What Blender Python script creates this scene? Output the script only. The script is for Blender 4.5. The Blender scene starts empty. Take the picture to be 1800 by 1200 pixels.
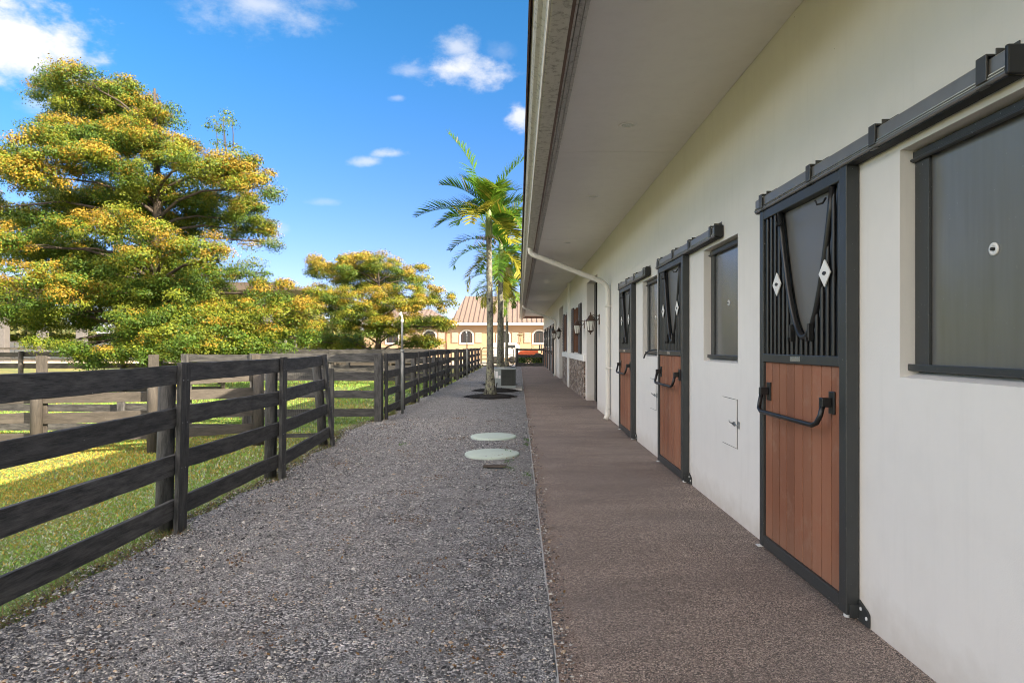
SUN_E, SKY_S, SKY_SAT, SKY_VAL, EXPO, SKY_HUE = 2.0, .05, 1.22, .54, 3.0, .503
SKY_TINT, SKY_LOW = (.52, .98, 1.08), (.74, .70, 1.06)
CLOUD, CLOUD_FILL = (2.7, 2.7, 2.75), (31.8, 26.8, 21.5)
import bpy, math, random
import numpy as np
from mathutils import Vector, Matrix

random.seed(7)
rng = np.random.default_rng(11)
R = math.radians
scene = bpy.context.scene
COL = scene.collection

# ------------------------------------------------------------------ helpers
H = 1.45            # eye height
F = 1150.0          # focal length in pixels of the 1800 px wide photograph

def at(px, py, Y):
    return Vector(((px - 911.5) * Y / F, Y, H - (py - 607.0) * Y / F))

class MB:
    """collects faces; build() links them as ONE mesh object"""
    def __init__(self):
        self.v = []; self.f = []; self.uv = []; self.mi = []; self.sm = []; self.cur = 0
    def face(self, pts, uvs=None, smooth=False):
        b = len(self.v)
        self.v.extend([tuple(p) for p in pts])
        self.f.append(tuple(range(b, b + len(pts))))
        self.uv.extend(uvs if uvs else [(0, 0)] * len(pts))
        self.mi.append(self.cur); self.sm.append(smooth)
    def obox(self, c, ax, ay, az):
        """box about c with half axes ax, ay, az"""
        c, ax, ay, az = Vector(c), Vector(ax), Vector(ay), Vector(az)
        b = len(self.v)
        for sx in (-1, 1):
            for sy in (-1, 1):
                for sz in (-1, 1):
                    self.v.append(tuple(c + ax * sx + ay * sy + az * sz))
        la, lb, lc = ax.length, ay.length, az.length
        o = random.random() * 20, random.random() * 20
        fs = [((0, 1, 3, 2), (lb, lc), 'yz'), ((4, 6, 7, 5), (lb, lc), 'yz'), ((0, 4, 5, 1), (la, lc), 'xz'),
              ((2, 3, 7, 6), (la, lc), 'xz'), ((0, 2, 6, 4), (la, lb), 'xy'), ((1, 5, 7, 3), (la, lb), 'xy')]
        L = {'x': la, 'y': lb, 'z': lc}
        longest = max(L, key=L.get)
        for idx, _, pl in fs:
            self.f.append(tuple(b + i for i in idx))
            for i in idx:
                s = {'x': 1 if i & 4 else -1, 'y': 1 if i & 2 else -1, 'z': 1 if i & 1 else -1}
                u, w = pl
                if w == longest: u, w = w, u
                self.uv.append((s[u] * L[u] + o[0], s[w] * L[w] + o[1]))
            self.mi.append(self.cur); self.sm.append(False)
    def box(self, x0, x1, y0, y1, z0, z1):
        self.obox(((x0 + x1) / 2, (y0 + y1) / 2, (z0 + z1) / 2), ((x1 - x0) / 2, 0, 0), (0, (y1 - y0) / 2, 0), (0, 0, (z1 - z0) / 2))
    def board(self, p0, p1, h, t, n=8, wob=0.004, up=(0, 0, 1)):
        """long plank from p0 to p1, h high, t thick, with slightly uneven edges"""
        p0, p1, up = Vector(p0), Vector(p1), Vector(up)
        d = (p1 - p0); Ln = d.length; d.normalize()
        s = d.cross(up).normalized(); u = s.cross(d).normalized()
        o = random.random() * 30, random.random() * 30
        rings = []
        b = len(self.v)
        bow = random.uniform(-1, 1) * wob * 1.5
        for i in range(n + 1):
            k = i / n
            c = p0 + d * (Ln * k) + u * bow * math.sin(math.pi * k)
            a = [random.uniform(-wob, wob) for _ in range(4)]
            for j, (su, ss) in enumerate(((-1, -1), (1, -1), (1, 1), (-1, 1))):
                self.v.append(tuple(c + u * (su * h / 2 + a[j] * .8) + s * (ss * t / 2 + a[j] * .3)))
        for i in range(n):
            for j in range(4):
                q = (b + i * 4 + j, b + i * 4 + (j + 1) % 4, b + (i + 1) * 4 + (j + 1) % 4, b + (i + 1) * 4 + j)
                self.f.append(q)
                u0, u1 = Ln * i / n + o[0], Ln * (i + 1) / n + o[0]
                w = [0, h, h + t, 2 * h + t, 2 * h + 2 * t]
                self.uv.extend([(u0, w[j] + o[1]), (u0, w[j + 1] + o[1]), (u1, w[j + 1] + o[1]), (u1, w[j] + o[1])])
                self.mi.append(self.cur); self.sm.append(False)
        for e, rev in ((b, True), (b + n * 4, False)):
            q = [e, e + 1, e + 2, e + 3]
            if rev: q.reverse()
            self.f.append(tuple(q)); self.uv.extend([(o[0], o[1]), (o[0], o[1] + h), (o[0] + t, o[1] + h), (o[0] + t, o[1])])
            self.mi.append(self.cur); self.sm.append(False)
    def tube(self, path, rad, n=10, caps=True, smooth=True, jit=0.0):
        path = [Vector(p) for p in path]
        if not hasattr(rad, '__len__'): rad = [rad] * len(path)
        b = len(self.v); o = random.random() * 20
        T = []
        for i in range(len(path)):
            a = path[max(i - 1, 0)]; c = path[min(i + 1, len(path) - 1)]
            T.append((c - a).normalized())
        ref = Vector((0, 0, 1)) if abs(T[0].z) < .9 else Vector((1, 0, 0))
        x = T[0].cross(ref).normalized()
        ln = 0
        us = []
        for i, p in enumerate(path):
            if i: ln += (p - path[i - 1]).length
            us.append(ln)
            x = (x - T[i] * x.dot(T[i])).normalized(); y = T[i].cross(x)
            for j in range(n):
                a = 2 * math.pi * j / n
                r = rad[i] * (1 + random.uniform(-jit, jit))
                self.v.append(tuple(p + (x * math.cos(a) + y * math.sin(a)) * r))
        for i in range(len(path) - 1):
            for j in range(n):
                j2 = (j + 1) % n
                self.f.append((b + i * n + j, b + i * n + j2, b + (i + 1) * n + j2, b + (i + 1) * n + j))
                w0, w1 = j / n * 2 * math.pi * rad[i] + o, (j + 1) / n * 2 * math.pi * rad[i] + o
                self.uv.extend([(us[i] + o, w0), (us[i] + o, w1), (us[i + 1] + o, w1), (us[i + 1] + o, w0)])
                self.mi.append(self.cur); self.sm.append(smooth)
        if caps:
            self.f.append(tuple(b + j for j in reversed(range(n)))); self.uv.extend([(0, 0)] * n); self.mi.append(self.cur); self.sm.append(False)
            e = b + (len(path) - 1) * n
            self.f.append(tuple(e + j for j in range(n))); self.uv.extend([(0, 0)] * n); self.mi.append(self.cur); self.sm.append(False)
    def lathe(self, c, prof, n=16, smooth=True, phase=0.0, axis=None):
        """revolve prof [(r, z)] about c along +Z or along axis"""
        c = Vector(c)
        M = Matrix.Identity(3)
        if axis is not None:
            M = Vector(axis).to_track_quat('Z', 'Y').to_matrix()
        b = len(self.v)
        for r, z in prof:
            for j in range(n):
                a = 2 * math.pi * j / n + phase
                self.v.append(tuple(c + M @ Vector((r * math.cos(a), r * math.sin(a), z))))
        for i in range(len(prof) - 1):
            for j in range(n):
                j2 = (j + 1) % n
                self.f.append((b + i * n + j, b + i * n + j2, b + (i + 1) * n + j2, b + (i + 1) * n + j))
                self.uv.extend([(j / n, prof[i][1]), ((j + 1) / n, prof[i][1]), ((j + 1) / n, prof[i + 1][1]), (j / n, prof[i + 1][1])])
                self.mi.append(self.cur); self.sm.append(smooth)
        self.f.append(tuple(b + j for j in reversed(range(n)))); self.uv.extend([(0, 0)] * n); self.mi.append(self.cur); self.sm.append(False)
        e = b + (len(prof) - 1) * n
        self.f.append(tuple(e + j for j in range(n))); self.uv.extend([(0, 0)] * n); self.mi.append(self.cur); self.sm.append(False)
    def prism(self, poly, d):
        """extrude polygon (3-D points) by vector d"""
        poly = [Vector(p) for p in poly]; d = Vector(d)
        n = len(poly)
        self.face(list(reversed(poly))); self.face([p + d for p in poly])
        for i in range(n):
            a, c = poly[i], poly[(i + 1) % n]
            self.face([a, c, c + d, a + d])
    def build(self, name, mats, parent=None, bevel=0.0, origin=None, loc=None):
        me = bpy.data.meshes.new(name)
        vv = self.v
        if origin is not None:
            ox, oy, oz = origin
            vv = [(x - ox, y - oy, z - oz) for x, y, z in vv]
        me.from_pydata(vv, [], self.f)
        if not isinstance(mats, (list, tuple)): mats = [mats]
        for m in mats: me.materials.append(m)
        me.polygons.foreach_set('material_index', self.mi)
        me.polygons.foreach_set('use_smooth', self.sm)
        ul = me.uv_layers.new(name='UVMap')
        ul.data.foreach_set('uv', [c for p in self.uv for c in p])
        me.update()
        o = bpy.data.objects.new(name, me); COL.objects.link(o)
        if parent is not None: o.parent = parent
        if loc is not None: o.location = loc
        elif origin is not None: o.location = origin
        if bevel > 0:
            b = o.modifiers.new('bevel', 'BEVEL'); b.width = bevel; b.segments = 2; b.limit_method = 'ANGLE'; b.angle_limit = R(40)
        return o

def np_mesh(name, verts, faces, mat, colors=None, parent=None, smooth=False):
    """verts (N,3), faces (M,k) numpy -> object, optional per-vertex colours (N,3)"""
    me = bpy.data.meshes.new(name)
    k = faces.shape[1]; M = len(faces)
    me.vertices.add(len(verts)); me.vertices.foreach_set('co', verts.astype(np.float32).ravel())
    me.loops.add(M * k); me.loops.foreach_set('vertex_index', faces.astype(np.int32).ravel())
    me.polygons.add(M)
    me.polygons.foreach_set('loop_start', np.arange(0, M * k, k, dtype=np.int32))
    me.polygons.foreach_set('loop_total', np.full(M, k, dtype=np.int32))
    me.polygons.foreach_set('use_smooth', np.full(M, smooth, dtype=bool))
    me.materials.append(mat)
    if colors is not None:
        a = me.color_attributes.new('Col', 'FLOAT_COLOR', 'POINT')
        cc = np.ones((len(verts), 4), np.float32); cc[:, :3] = colors
        a.data.foreach_set('color', cc.ravel())
    me.update(calc_edges=True); me.validate()
    o = bpy.data.objects.new(name, me); COL.objects.link(o)
    if parent is not None: o.parent = parent
    return o

def tag(o, label=None, cat=None, group=None, kind=None):
    if label: o['label'] = label
    if cat: o['category'] = cat
    if group: o['group'] = group
    if kind: o['kind'] = kind
    return o

def empty(name, loc, rz=0.0, parent=None):
    o = bpy.data.objects.new(name, None); COL.objects.link(o)
    o.empty_display_size = .2
    o.location = loc; o.rotation_euler = (0, 0, rz)
    if parent is not None: o.parent = parent
    return o

def copy_tree(o, parent=None):
    c = o.copy(); COL.objects.link(c)
    if parent is not None: c.parent = parent
    for ch in list(o.children): copy_tree(ch, c)
    return c

# ------------------------------------------------------------------ materials
class NT:
    def __init__(self, name):
        self.m = bpy.data.materials.new(name); self.m.use_nodes = True
        self.t = self.m.node_tree; self.t.nodes.clear()
        self.out = self.t.nodes.new('ShaderNodeOutputMaterial')
        self.p = self.t.nodes.new('ShaderNodeBsdfPrincipled')
        self.t.links.new(self.p.outputs[0], self.out.inputs[0])
    def n(self, typ, **kw):
        nd = self.t.nodes.new(typ)
        for k, v in kw.items(): setattr(nd, k, v)
        return nd
    def l(self, a, b): self.t.links.new(a, b)
    def coord(self, which='Object', scale=(1, 1, 1)):
        tc = self.n('ShaderNodeTexCoord'); mp = self.n('ShaderNodeMapping')
        mp.inputs['Scale'].default_value = scale
        self.l(tc.outputs[which], mp.inputs[0]); return mp.outputs[0]
    def world(self, scale=(1, 1, 1)):
        g = self.n('ShaderNodeNewGeometry'); mp = self.n('ShaderNodeMapping')
        mp.inputs['Scale'].default_value = scale
        self.l(g.outputs['Position'], mp.inputs[0]); return mp.outputs[0]
    def noise(self, vec, scale, detail=4, rough=.55, out='Fac', dist=0.0):
        nd = self.n('ShaderNodeTexNoise'); nd.inputs['Scale'].default_value = scale
        nd.inputs['Detail'].default_value = detail; nd.inputs['Roughness'].default_value = rough
        nd.inputs['Distortion'].default_value = dist
        self.l(vec, nd.inputs['Vector']); return nd.outputs[out]
    def voro(self, vec, scale, out='Distance', feature='F1', rand=1.0):
        nd = self.n('ShaderNodeTexVoronoi'); nd.feature = feature
        nd.inputs['Scale'].default_value = scale; nd.inputs['Randomness'].default_value = rand
        self.l(vec, nd.inputs['Vector']); return nd.outputs[out]
    def ramp(self, fac, stops, interp='LINEAR'):
        nd = self.n('ShaderNodeValToRGB'); cr = nd.color_ramp; cr.interpolation = interp
        while len(cr.elements) < len(stops): cr.elements.new(.5)
        for e, (p, c) in zip(cr.elements, stops):
            e.position = p
            if not hasattr(c, '__len__'): c = (c, c, c)
            e.color = (*c, 1)
        self.l(fac, nd.inputs[0]); return nd.outputs[0]
    def mix(self, fac, a, b, mode='MIX'):
        nd = self.n('ShaderNodeMix'); nd.data_type = 'RGBA'; nd.blend_type = mode
        for s, v in ((0, fac), (6, a), (7, b)):
            if isinstance(v, (int, float)): nd.inputs[s].default_value = v
            elif isinstance(v, tuple): nd.inputs[s].default_value = (*v, 1) if len(v) == 3 else v
            else: self.l(v, nd.inputs[s])
        return nd.outputs[2]
    def math(self, op, a, b=0.0, clamp=False):
        nd = self.n('ShaderNodeMath'); nd.operation = op; nd.use_clamp = clamp
        for i, v in enumerate((a, b)):
            if isinstance(v, (int, float)): nd.inputs[i].default_value = v
            else: self.l(v, nd.inputs[i])
        return nd.outputs[0]
    def bump(self, h, strength=.3, dist=.01, chain=None):
        nd = self.n('ShaderNodeBump'); nd.inputs['Strength'].default_value = strength
        nd.inputs['Distance'].default_value = dist
        self.l(h, nd.inputs['Height'])
        if chain is not None: self.l(chain, nd.inputs['Normal'])
        return nd.outputs[0]
    def set(self, color=None, rough=None, metal=None, normal=None, spec=None, **kw):
        for k, v in (('Base Color', color), ('Roughness', rough), ('Metallic', metal), ('Normal', normal), ('Specular IOR Level', spec)):
            if v is None: continue
            if isinstance(v, (int, float)): self.p.inputs[k].default_value = v
            elif isinstance(v, tuple): self.p.inputs[k].default_value = (*v, 1)
            else: self.l(v, self.p.inputs[k])
        return self.m

def plain(name, color, rough=.6, metal=0.0, var=.15, vscale=6.0, bump=0.0, bscale=200.0, speck=None, coord='Object'):
    """painted or metal surface with slight unevenness, optional light specks of dirt"""
    t = NT(name); c = t.coord(coord)
    n1 = t.noise(c, vscale, 5)
    col = t.mix(n1, tuple(x * (1 - var) for x in color), tuple(min(1, x * (1 + var)) for x in color))
    if speck:
        sp = t.noise(c, 90, 2, .7)
        col = t.mix(t.ramp(sp, [(.70, 0), (.76, 1)]), col, speck)
    r = t.math('ADD', t.math('MULTIPLY', n1, .2), rough - .1)
    nm = t.bump(t.noise(c, bscale, 2), bump, .002) if bump else None
    return t.set(col, r, metal, nm)

M = {}
def stucco(name, base, var=.06):
    t = NT(name); c = t.world()
    big = t.noise(c, .7, 4); mid = t.noise(c, 5, 5); fine = t.noise(c, 160, 3, .6)
    col = t.mix(big, tuple(x * (1 - var) for x in base), tuple(x * (1 + var) for x in base))
    col = t.mix(t.math('MULTIPLY', t.ramp(mid, [(.45, 0), (.75, 1)]), .25), col, tuple(x * .86 for x in base))
    # splashed dirt low on the wall
    g = t.n('ShaderNodeSeparateXYZ'); t.l(t.world(), g.inputs[0])
    low = t.ramp(t.math('ADD', g.outputs[2], t.math('MULTIPLY', t.noise(c, 9, 5), .25)), [(.10, 1), (.36, 0)])
    col = t.mix(t.math('MULTIPLY', low, .42), col, (.33, .27, .21))
    stv = t.noise(t.world((3, 3, .22)), 4.5, 5, .65)
    col = t.mix(t.math('MULTIPLY', t.ramp(stv, [(.52, 0), (.72, 1)]), .11), col, tuple(x * .72 for x in base))
    sp = t.voro(c, 3.2)
    col = t.mix(t.ramp(sp, [(.010, 1), (.016, 0)]), col, (.12, .10, .08))
    b1 = t.bump(mid, .22, .012)
    nm = t.bump(fine, .22, .002, b1)
    return t.set(col, .85, 0, nm)
M['wall'] = stucco('wall_stucco', (.70, .678, .648))
M['trim_white'] = stucco('white_trim_stucco', (.80, .79, .76))
M['soffit'] = stucco('soffit_paint', (.79, .765, .745), .05)

def gutter_mat():
    t = NT('gutter_aluminium'); c = t.world(); cs = t.world((6, .5, 6))
    n = t.noise(c, 22, 6, .7); s = t.noise(cs, 5, 5, .6)
    col = t.mix(s, (.42, .40, .37), (.56, .55, .52))
    col = t.mix(t.math('MULTIPLY', t.ramp(n, [(.5, 0), (.66, 1)]), .7), col, (.13, .12, .10))
    return t.set(col, .5, 0, t.bump(s, .15, .004))
M['gutter'] = gutter_mat()
M['gutter_white'] = plain('downspout_paint', (.66, .64, .60), .45, 0, .08, 3)
M['drip'] = plain('brown_roof_edge', (.13, .075, .05), .45, .2)
M['frame'] = plain('charcoal_frame_paint', (.034, .037, .038), .40, 0, .25, 8, .15, 400, (.30, .31, .30))
M['black'] = plain('black_bar_paint', (.012, .012, .013), .38, 0, .2)
M['black_void'] = plain('matt_black_fill', (.006, .006, .006), .7)
M['track'] = plain('track_steel', (.27, .255, .24), .38, .6, .15, 12)
M['bracket'] = plain('bracket_steel', (.085, .082, .078), .4, .5, .2, 20)
M['galv'] = plain('galvanised_steel', (.34, .36, .37), .4, .7, .2, 12)
M['roller'] = plain('white_nylon', (.62, .64, .64), .5)
M['diamond'] = plain('white_plate', (.72, .72, .70), .4)
M['plate'] = plain('silver_plate', (.42, .42, .41), .3, .7, .35, 60)
M['bronze'] = plain('bronze_paint', (.16, .075, .045), .42, .4, .25, 8)
M['copper'] = plain('weathered_copper', (.085, .055, .043), .42, .55, .3, 30)
M['glass_white'] = plain('seeded_glass', (.62, .62, .58), .25, 0, .1, 20)
M['shutter'] = plain('dark_shutter', (.016, .016, .017), .5)
M['pane'] = plain('dark_glass', (.03, .034, .038), .12)

def panel_mat():
    t = NT('grey_metal_panel'); c = t.coord('Object')
    n = t.noise(t.coord('Object', (1, 14, 1)), 2.2, 4); sc = t.noise(t.coord('Object', (2, 60, 3)), 4, 3)
    col = t.mix(n, (.225, .225, .222), (.28, .28, .275))
    col = t.mix(t.ramp(t.noise(c, 70, 2), [(.74, 0), (.80, 1)]), col, (.55, .55, .53))
    r = t.math('ADD', t.math('MULTIPLY', n, .10), .20)
    return t.set(col, r, .6, t.bump(t.noise(c, 2.2, 2), .10, .01))
M['panel'] = panel_mat()
M['insert'] = plain('grey_insert_sheet', (.16, .155, .148), .42, .25, .08, 3)

def boards_mat():
    t = NT('brown_composite_board'); uv = t.coord('UV', (1, 1, 1))
    g = t.noise(t.coord('UV', (1.2, 45, 1)), 3, 5, .65)
    b = t.noise(uv, .8, 2)
    r = t.n('ShaderNodeNewGeometry')
    col = t.mix(g, (.205, .086, .046), (.30, .135, .076))
    col = t.mix(t.math('MULTIPLY', b, .5), col, (.225, .078, .050))
    isl = t.ramp(r.outputs['Random Per Island'], [(0, .74), (1, 1.22)])
    col = t.mix(1.0, col, isl, 'MULTIPLY')
    w = t.noise(t.world(), 6, 6, .72)
    col = t.mix(t.math('MULTIPLY', t.ramp(w, [(.54, 0), (.70, 1)]), .34), col, (.34, .23, .17))
    zz = t.n('ShaderNodeSeparateXYZ'); t.l(t.world(), zz.inputs[0])
    dst = t.ramp(t.math('ADD', zz.outputs[2], t.math('MULTIPLY', t.noise(t.world((4, 4, 1)), 5, 5), .35)), [(.22, 1), (.55, 0)])
    col = t.mix(t.math('MULTIPLY', dst, .35), col, (.24, .17, .125))
    w2 = t.noise(t.coord('Object', (1, 1.5, .5)), 2.3, 4)
    col = t.mix(t.math('MULTIPLY', t.ramp(w2, [(.4, 0), (.7, 1)]), .4), col, (.31, .15, .090))
    return t.set(col, .66, 0, t.bump(g, .25, .003), .25)
M['boards'] = boards_mat()

def fence_mat(name, dark, light, wear):
    t = NT(name)
    g = t.noise(t.coord('UV', (1.6, 30, 1)), 4.5, 9, .78, dist=.5)
    s = t.noise(t.coord('UV', (1.1, 6, 1)), 3.2, 8, .7)
    c = t.mix(t.ramp(g, [(.40, 0), (.64, 1)]), dark, light)
    g2 = t.noise(t.coord('UV', (3, 150, 1)), 2, 4, .7)
    c = t.mix(t.math('MULTIPLY', t.ramp(g2, [(.55, 0), (.66, 1)]), .5), c, wear)
    c = t.mix(t.math('MULTIPLY', t.ramp(s, [(.42, 0), (.66, 1)]), .62), c, wear)
    isl = t.n('ShaderNodeObjectInfo')
    c = t.mix(1.0, c, t.ramp(isl.outputs['Random'], [(0, .8), (1, 1.2)]), 'MULTIPLY')
    kn = t.voro(t.coord('UV', (1.2, 6, 1)), 1.6)
    c = t.mix(t.ramp(kn, [(.03, 1), (.055, 0)]), c, tuple(x * .4 for x in dark))
    sp = t.voro(t.coord('UV', (1, 1, 1)), 9)
    c = t.mix(t.ramp(sp, [(.022, 1), (.03, 0)]), c, (.38, .38, .38))
    return t.set(c, .72, 0, t.bump(g, .8, .008, t.bump(kn, .3, .004)))
M['fence'] = fence_mat('weathered_black_fence', (.008, .008, .009), (.044, .044, .045), (.125, .122, .116))
M['fence_brown'] = fence_mat('weathered_brown_fence', (.030, .026, .022), (.070, .060, .050), (.10, .088, .074))
M['end_grain'] = plain('grey_end_grain', (.14, .135, .125), .8, 0, .3, 40)

def gravel_mat():
    t = NT('gravel'); w = t.world()
    wob = t.n('ShaderNodeVectorMath'); wob.operation = 'ADD'
    nz = t.n('ShaderNodeTexNoise'); nz.inputs['Scale'].default_value = 60; t.l(w, nz.inputs['Vector'])
    sc = t.n('ShaderNodeVectorMath'); sc.operation = 'SCALE'; sc.inputs['Scale'].default_value = .012
    t.l(nz.outputs['Color'], sc.inputs[0]); t.l(w, wob.inputs[0]); t.l(sc.outputs[0], wob.inputs[1])
    v = wob.outputs[0]
    def cells(scale):
        nd = t.n('ShaderNodeTexVoronoi'); nd.inputs['Scale'].default_value = scale; t.l(v, nd.inputs['Vector'])
        sx = t.n('ShaderNodeSeparateColor'); t.l(nd.outputs['Color'], sx.inputs[0])
        return nd.outputs['Distance'], sx.outputs[0], sx.outputs[1]
    d1, r1, g1 = cells(82); d2, r2, g2 = cells(165)
    stops = [(0, (.022, .021, .021)), (.28, (.058, .056, .056)), (.50, (.14, .136, .13)), (.70, (.29, .28, .265)), (.85, (.50, .48, .45)), (.95, (.74, .71, .65)), (1, (.68, .55, .42))]
    c1 = t.ramp(r1, stops); c2 = t.ramp(r2, stops)
    patch = t.noise(w, 1.1, 4, .6)
    dust = t.noise(w, .55, 5, .65)
    col = t.mix(t.ramp(t.noise(w, 2.6, 3), [(.42, 0), (.58, 1)]), c1, c2)
    col = t.mix(t.math('MULTIPLY', t.ramp(dust, [(.44, 0), (.66, 1)]), .34), col, (.29, .275, .255))
    col = t.mix(t.math('MULTIPLY', t.ramp(patch, [(.60, 0), (.76, 1)]), .55), col, (.10, .070, .048))
    gx_ = t.n('ShaderNodeSeparateXYZ'); t.l(w, gx_.inputs[0])
    xx = t.math('ADD', gx_.outputs[0], t.math('MULTIPLY', t.noise(w, .8, 3), .5))
    tr1 = t.ramp(t.math('ABSOLUTE', t.math('ADD', xx, .35)), [(.0, 1), (.28, 0)]); tr2 = t.ramp(t.math('ABSOLUTE', t.math('ADD', xx, 1.55)), [(.0, 1), (.28, 0)])
    tr_ = t.math('MULTIPLY', t.math('MAXIMUM', tr1, tr2), t.ramp(t.noise(w, 1.6, 5, .7), [(.38, 0), (.62, 1)]))
    col = t.mix(t.math('MULTIPLY', tr_, .5), col, (.24, .235, .225))
    mot = t.noise(w, 7, 6, .8)
    col = t.mix(1.0, col, t.ramp(mot, [(.30, .55), (.70, 1.5)]), 'MULTIPLY')
    # moss and small weeds between the stones
    ws = t.math('MULTIPLY', t.ramp(t.noise(w, 1.9, 5, .7), [(.63, 0), (.70, 1)]), t.ramp(t.noise(w, 40, 3), [(.5, 0), (.62, 1)]))
    col = t.mix(t.math('MULTIPLY', ws, .5), col, (.07, .10, .03))
    h = t.math('ADD', t.math('MULTIPLY', t.ramp(d1, [(0, 1), (.75, 0)]), .9), t.math('MULTIPLY', t.ramp(d2, [(0, 1), (.8, 0)]), .4))
    col = t.mix(1.0, col, (.955, .985, 1.05), 'MULTIPLY')
    return t.set(col, .75, 0, t.bump(h, 1.0, .012, t.bump(patch, .3, .05)))
M['gravel'] = gravel_mat()

def rubber_mat():
    t = NT('rubber_granule_paving'); w = t.world()
    nd = t.n('ShaderNodeTexVoronoi'); nd.inputs['Scale'].default_value = 205; t.l(w, nd.inputs['Vector'])
    sx = t.n('ShaderNodeSeparateColor'); t.l(nd.outputs['Color'], sx.inputs[0])
    col = t.ramp(sx.outputs[0], [(0, (.026, .024, .024)), (.25, (.10, .085, .077)), (.50, (.25, .195, .165)), (.74, (.40, .34, .295)), (1, (.66, .58, .50))])
    st = t.noise(t.world((.5, 1.6, 1)), 1.3, 5, .6)
    col = t.mix(t.math('MULTIPLY', t.ramp(st, [(.42, 0), (.70, 1)]), .56), col, (.125, .108, .096))
    st2 = t.noise(w, .8, 3)
    col = t.mix(t.math('MULTIPLY', t.ramp(st2, [(.45, 0), (.7, 1)]), .35), col, (.25, .225, .21))
    g = t.n('ShaderNodeSeparateXYZ'); t.l(w, g.inputs[0])
    ed = t.ramp(t.math('ADD', g.outputs[0], t.math('MULTIPLY', t.noise(w, 5, 4), .25)), [(.30, 1), (.42, 0)])
    col = t.mix(t.math('MULTIPLY', ed, .35), col, (.15, .085, .05))
    gr = t.noise(w, 55, 4, .8)
    col = t.mix(1.0, col, t.ramp(gr, [(.32, .62), (.68, 1.5)]), 'MULTIPLY')
    col = t.mix(1.0, col, (.93, .87, .84), 'MULTIPLY')
    return t.set(col, .85, 0, t.bump(nd.outputs['Distance'], .7, .006, t.bump(gr, .3, .006)))
M['rubber'] = rubber_mat()

def concrete_mat(name, a, b):
    t = NT(name); w = t.world()
    col = t.mix(t.noise(w, 3, 6, .65), a, b)
    return t.set(col, .85, 0, t.bump(t.noise(w, 60, 4), .3, .004))
M['concrete'] = concrete_mat('pale_concrete', (.34, .34, .335), (.50, .50, .49))
M['lid'] = concrete_mat('pale_green_lid', (.38, .47, .42), (.50, .58, .53))
M['driveway'] = concrete_mat('pale_driveway', (.45, .37, .27), (.55, .46, .35))

def grass_mat():
    t = NT('grass_ground'); w = t.world()
    p = t.noise(w, .35, 5, .6); q = t.noise(w, 4, 5, .7); f = t.noise(w, 45, 4, .7)
    col = t.mix(t.ramp(p, [(.38, 0), (.62, 1)]), (.14, .21, .055), (.32, .26, .06))
    col = t.mix(t.math('MULTIPLY', t.ramp(q, [(.45, 0), (.7, 1)]), .5), col, (.19, .165, .09))
    col = t.mix(t.ramp(f, [(.35, 0), (.75, 1)]), t.mix(.4, col, (.04, .045, .018)), col)
    return t.set(col, .9, 0, t.bump(f, .9, .03))
M['grass'] = grass_mat()

def leafy(name, trans=.35, rough=.5):
    t = NT(name)
    a = t.n('ShaderNodeVertexColor'); a.layer_name = 'Col'
    t.p.inputs['Roughness'].default_value = rough
    t.p.inputs['Specular IOR Level'].default_value = .25
    t.l(a.outputs[0], t.p.inputs['Base Color'])
    tr = t.n('ShaderNodeBsdfTranslucent'); t.l(a.outputs[0], tr.inputs[0])
    ms = t.n('ShaderNodeMixShader'); ms.inputs[0].default_value = trans
    t.l(t.p.outputs[0], ms.inputs[1]); t.l(tr.outputs[0], ms.inputs[2]); t.l(ms.outputs[0], t.out.inputs[0])
    return t.m
M['leaf'] = leafy('leaf', .22)
M['palm_leaf'] = leafy('palm_leaf', .42)
M['blade'] = leafy('grass_blade', .25)
M['stone_bits'] = leafy('pebble', 0.0, .8)

def bark_mat(name, a, b, lichen=None):
    t = NT(name); c = t.coord('UV', (1, 1, 1))
    n = t.noise(t.coord('Object', (1, 1, .35)), 9, 6, .7); ring = t.noise(t.coord('Object', (.3, .3, 9)), 2.2, 3)
    col = t.mix(t.ramp(n, [(.35, 0), (.65, 1)]), a, b)
    if lichen:
        l = t.noise(t.coord('Object'), 9, 7, .8)
        col = t.mix(t.ramp(l, [(.49, 0), (.55, 1)]), col, lichen)
        bl = t.noise(t.coord('Object', (1.3, 1, .6)), 11, 6, .75)
        col = t.mix(t.ramp(bl, [(.54, 0), (.59, 1)]), col, (.018, .016, .014))
    return t.set(col, .85, 0, t.bump(n, .5, .02, t.bump(ring, .3, .01)))
M['bark'] = bark_mat('dark_bark', (.035, .026, .020), (.11, .085, .065))
M['palm_bark'] = bark_mat('palm_bark', (.055, .052, .045), (.17, .165, .145), (.215, .225, .15))
M['palm_green'] = plain('palm_crownshaft', (.14, .20, .05), .45, 0, .3, 5)

def stone_mat():
    t = NT('ledger_stone'); w = t.world((1, 1, 2.1))
    nd = t.n('ShaderNodeTexVoronoi'); nd.inputs['Scale'].default_value = 4.2; t.l(w, nd.inputs['Vector'])
    ed = t.voro(w, 4.2, 'Distance', 'DISTANCE_TO_EDGE')
    sx = t.n('ShaderNodeSeparateColor'); t.l(nd.outputs['Color'], sx.inputs[0])
    col = t.ramp(sx.outputs[0], [(0, (.15, .11, .085)), (.3, (.33, .25, .19)), (.55, (.45, .37, .30)), (.75, (.54, .47, .41)), (1, (.30, .18, .12))])
    col = t.mix(t.math('MULTIPLY', t.noise(w, 14, 5), .5), col, (.20, .16, .13))
    col = t.mix(t.ramp(ed, [(.02, 1), (.06, 0)]), col, (.05, .042, .036))
    return t.set(col, .85, 0, t.bump(t.ramp(ed, [(0, 0), (.12, 1)]), 1.0, .04))
M['stone'] = stone_mat()
M['mulch'] = bark_mat('dark_mulch', (.004, .0035, .003), (.014, .011, .009))
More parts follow.
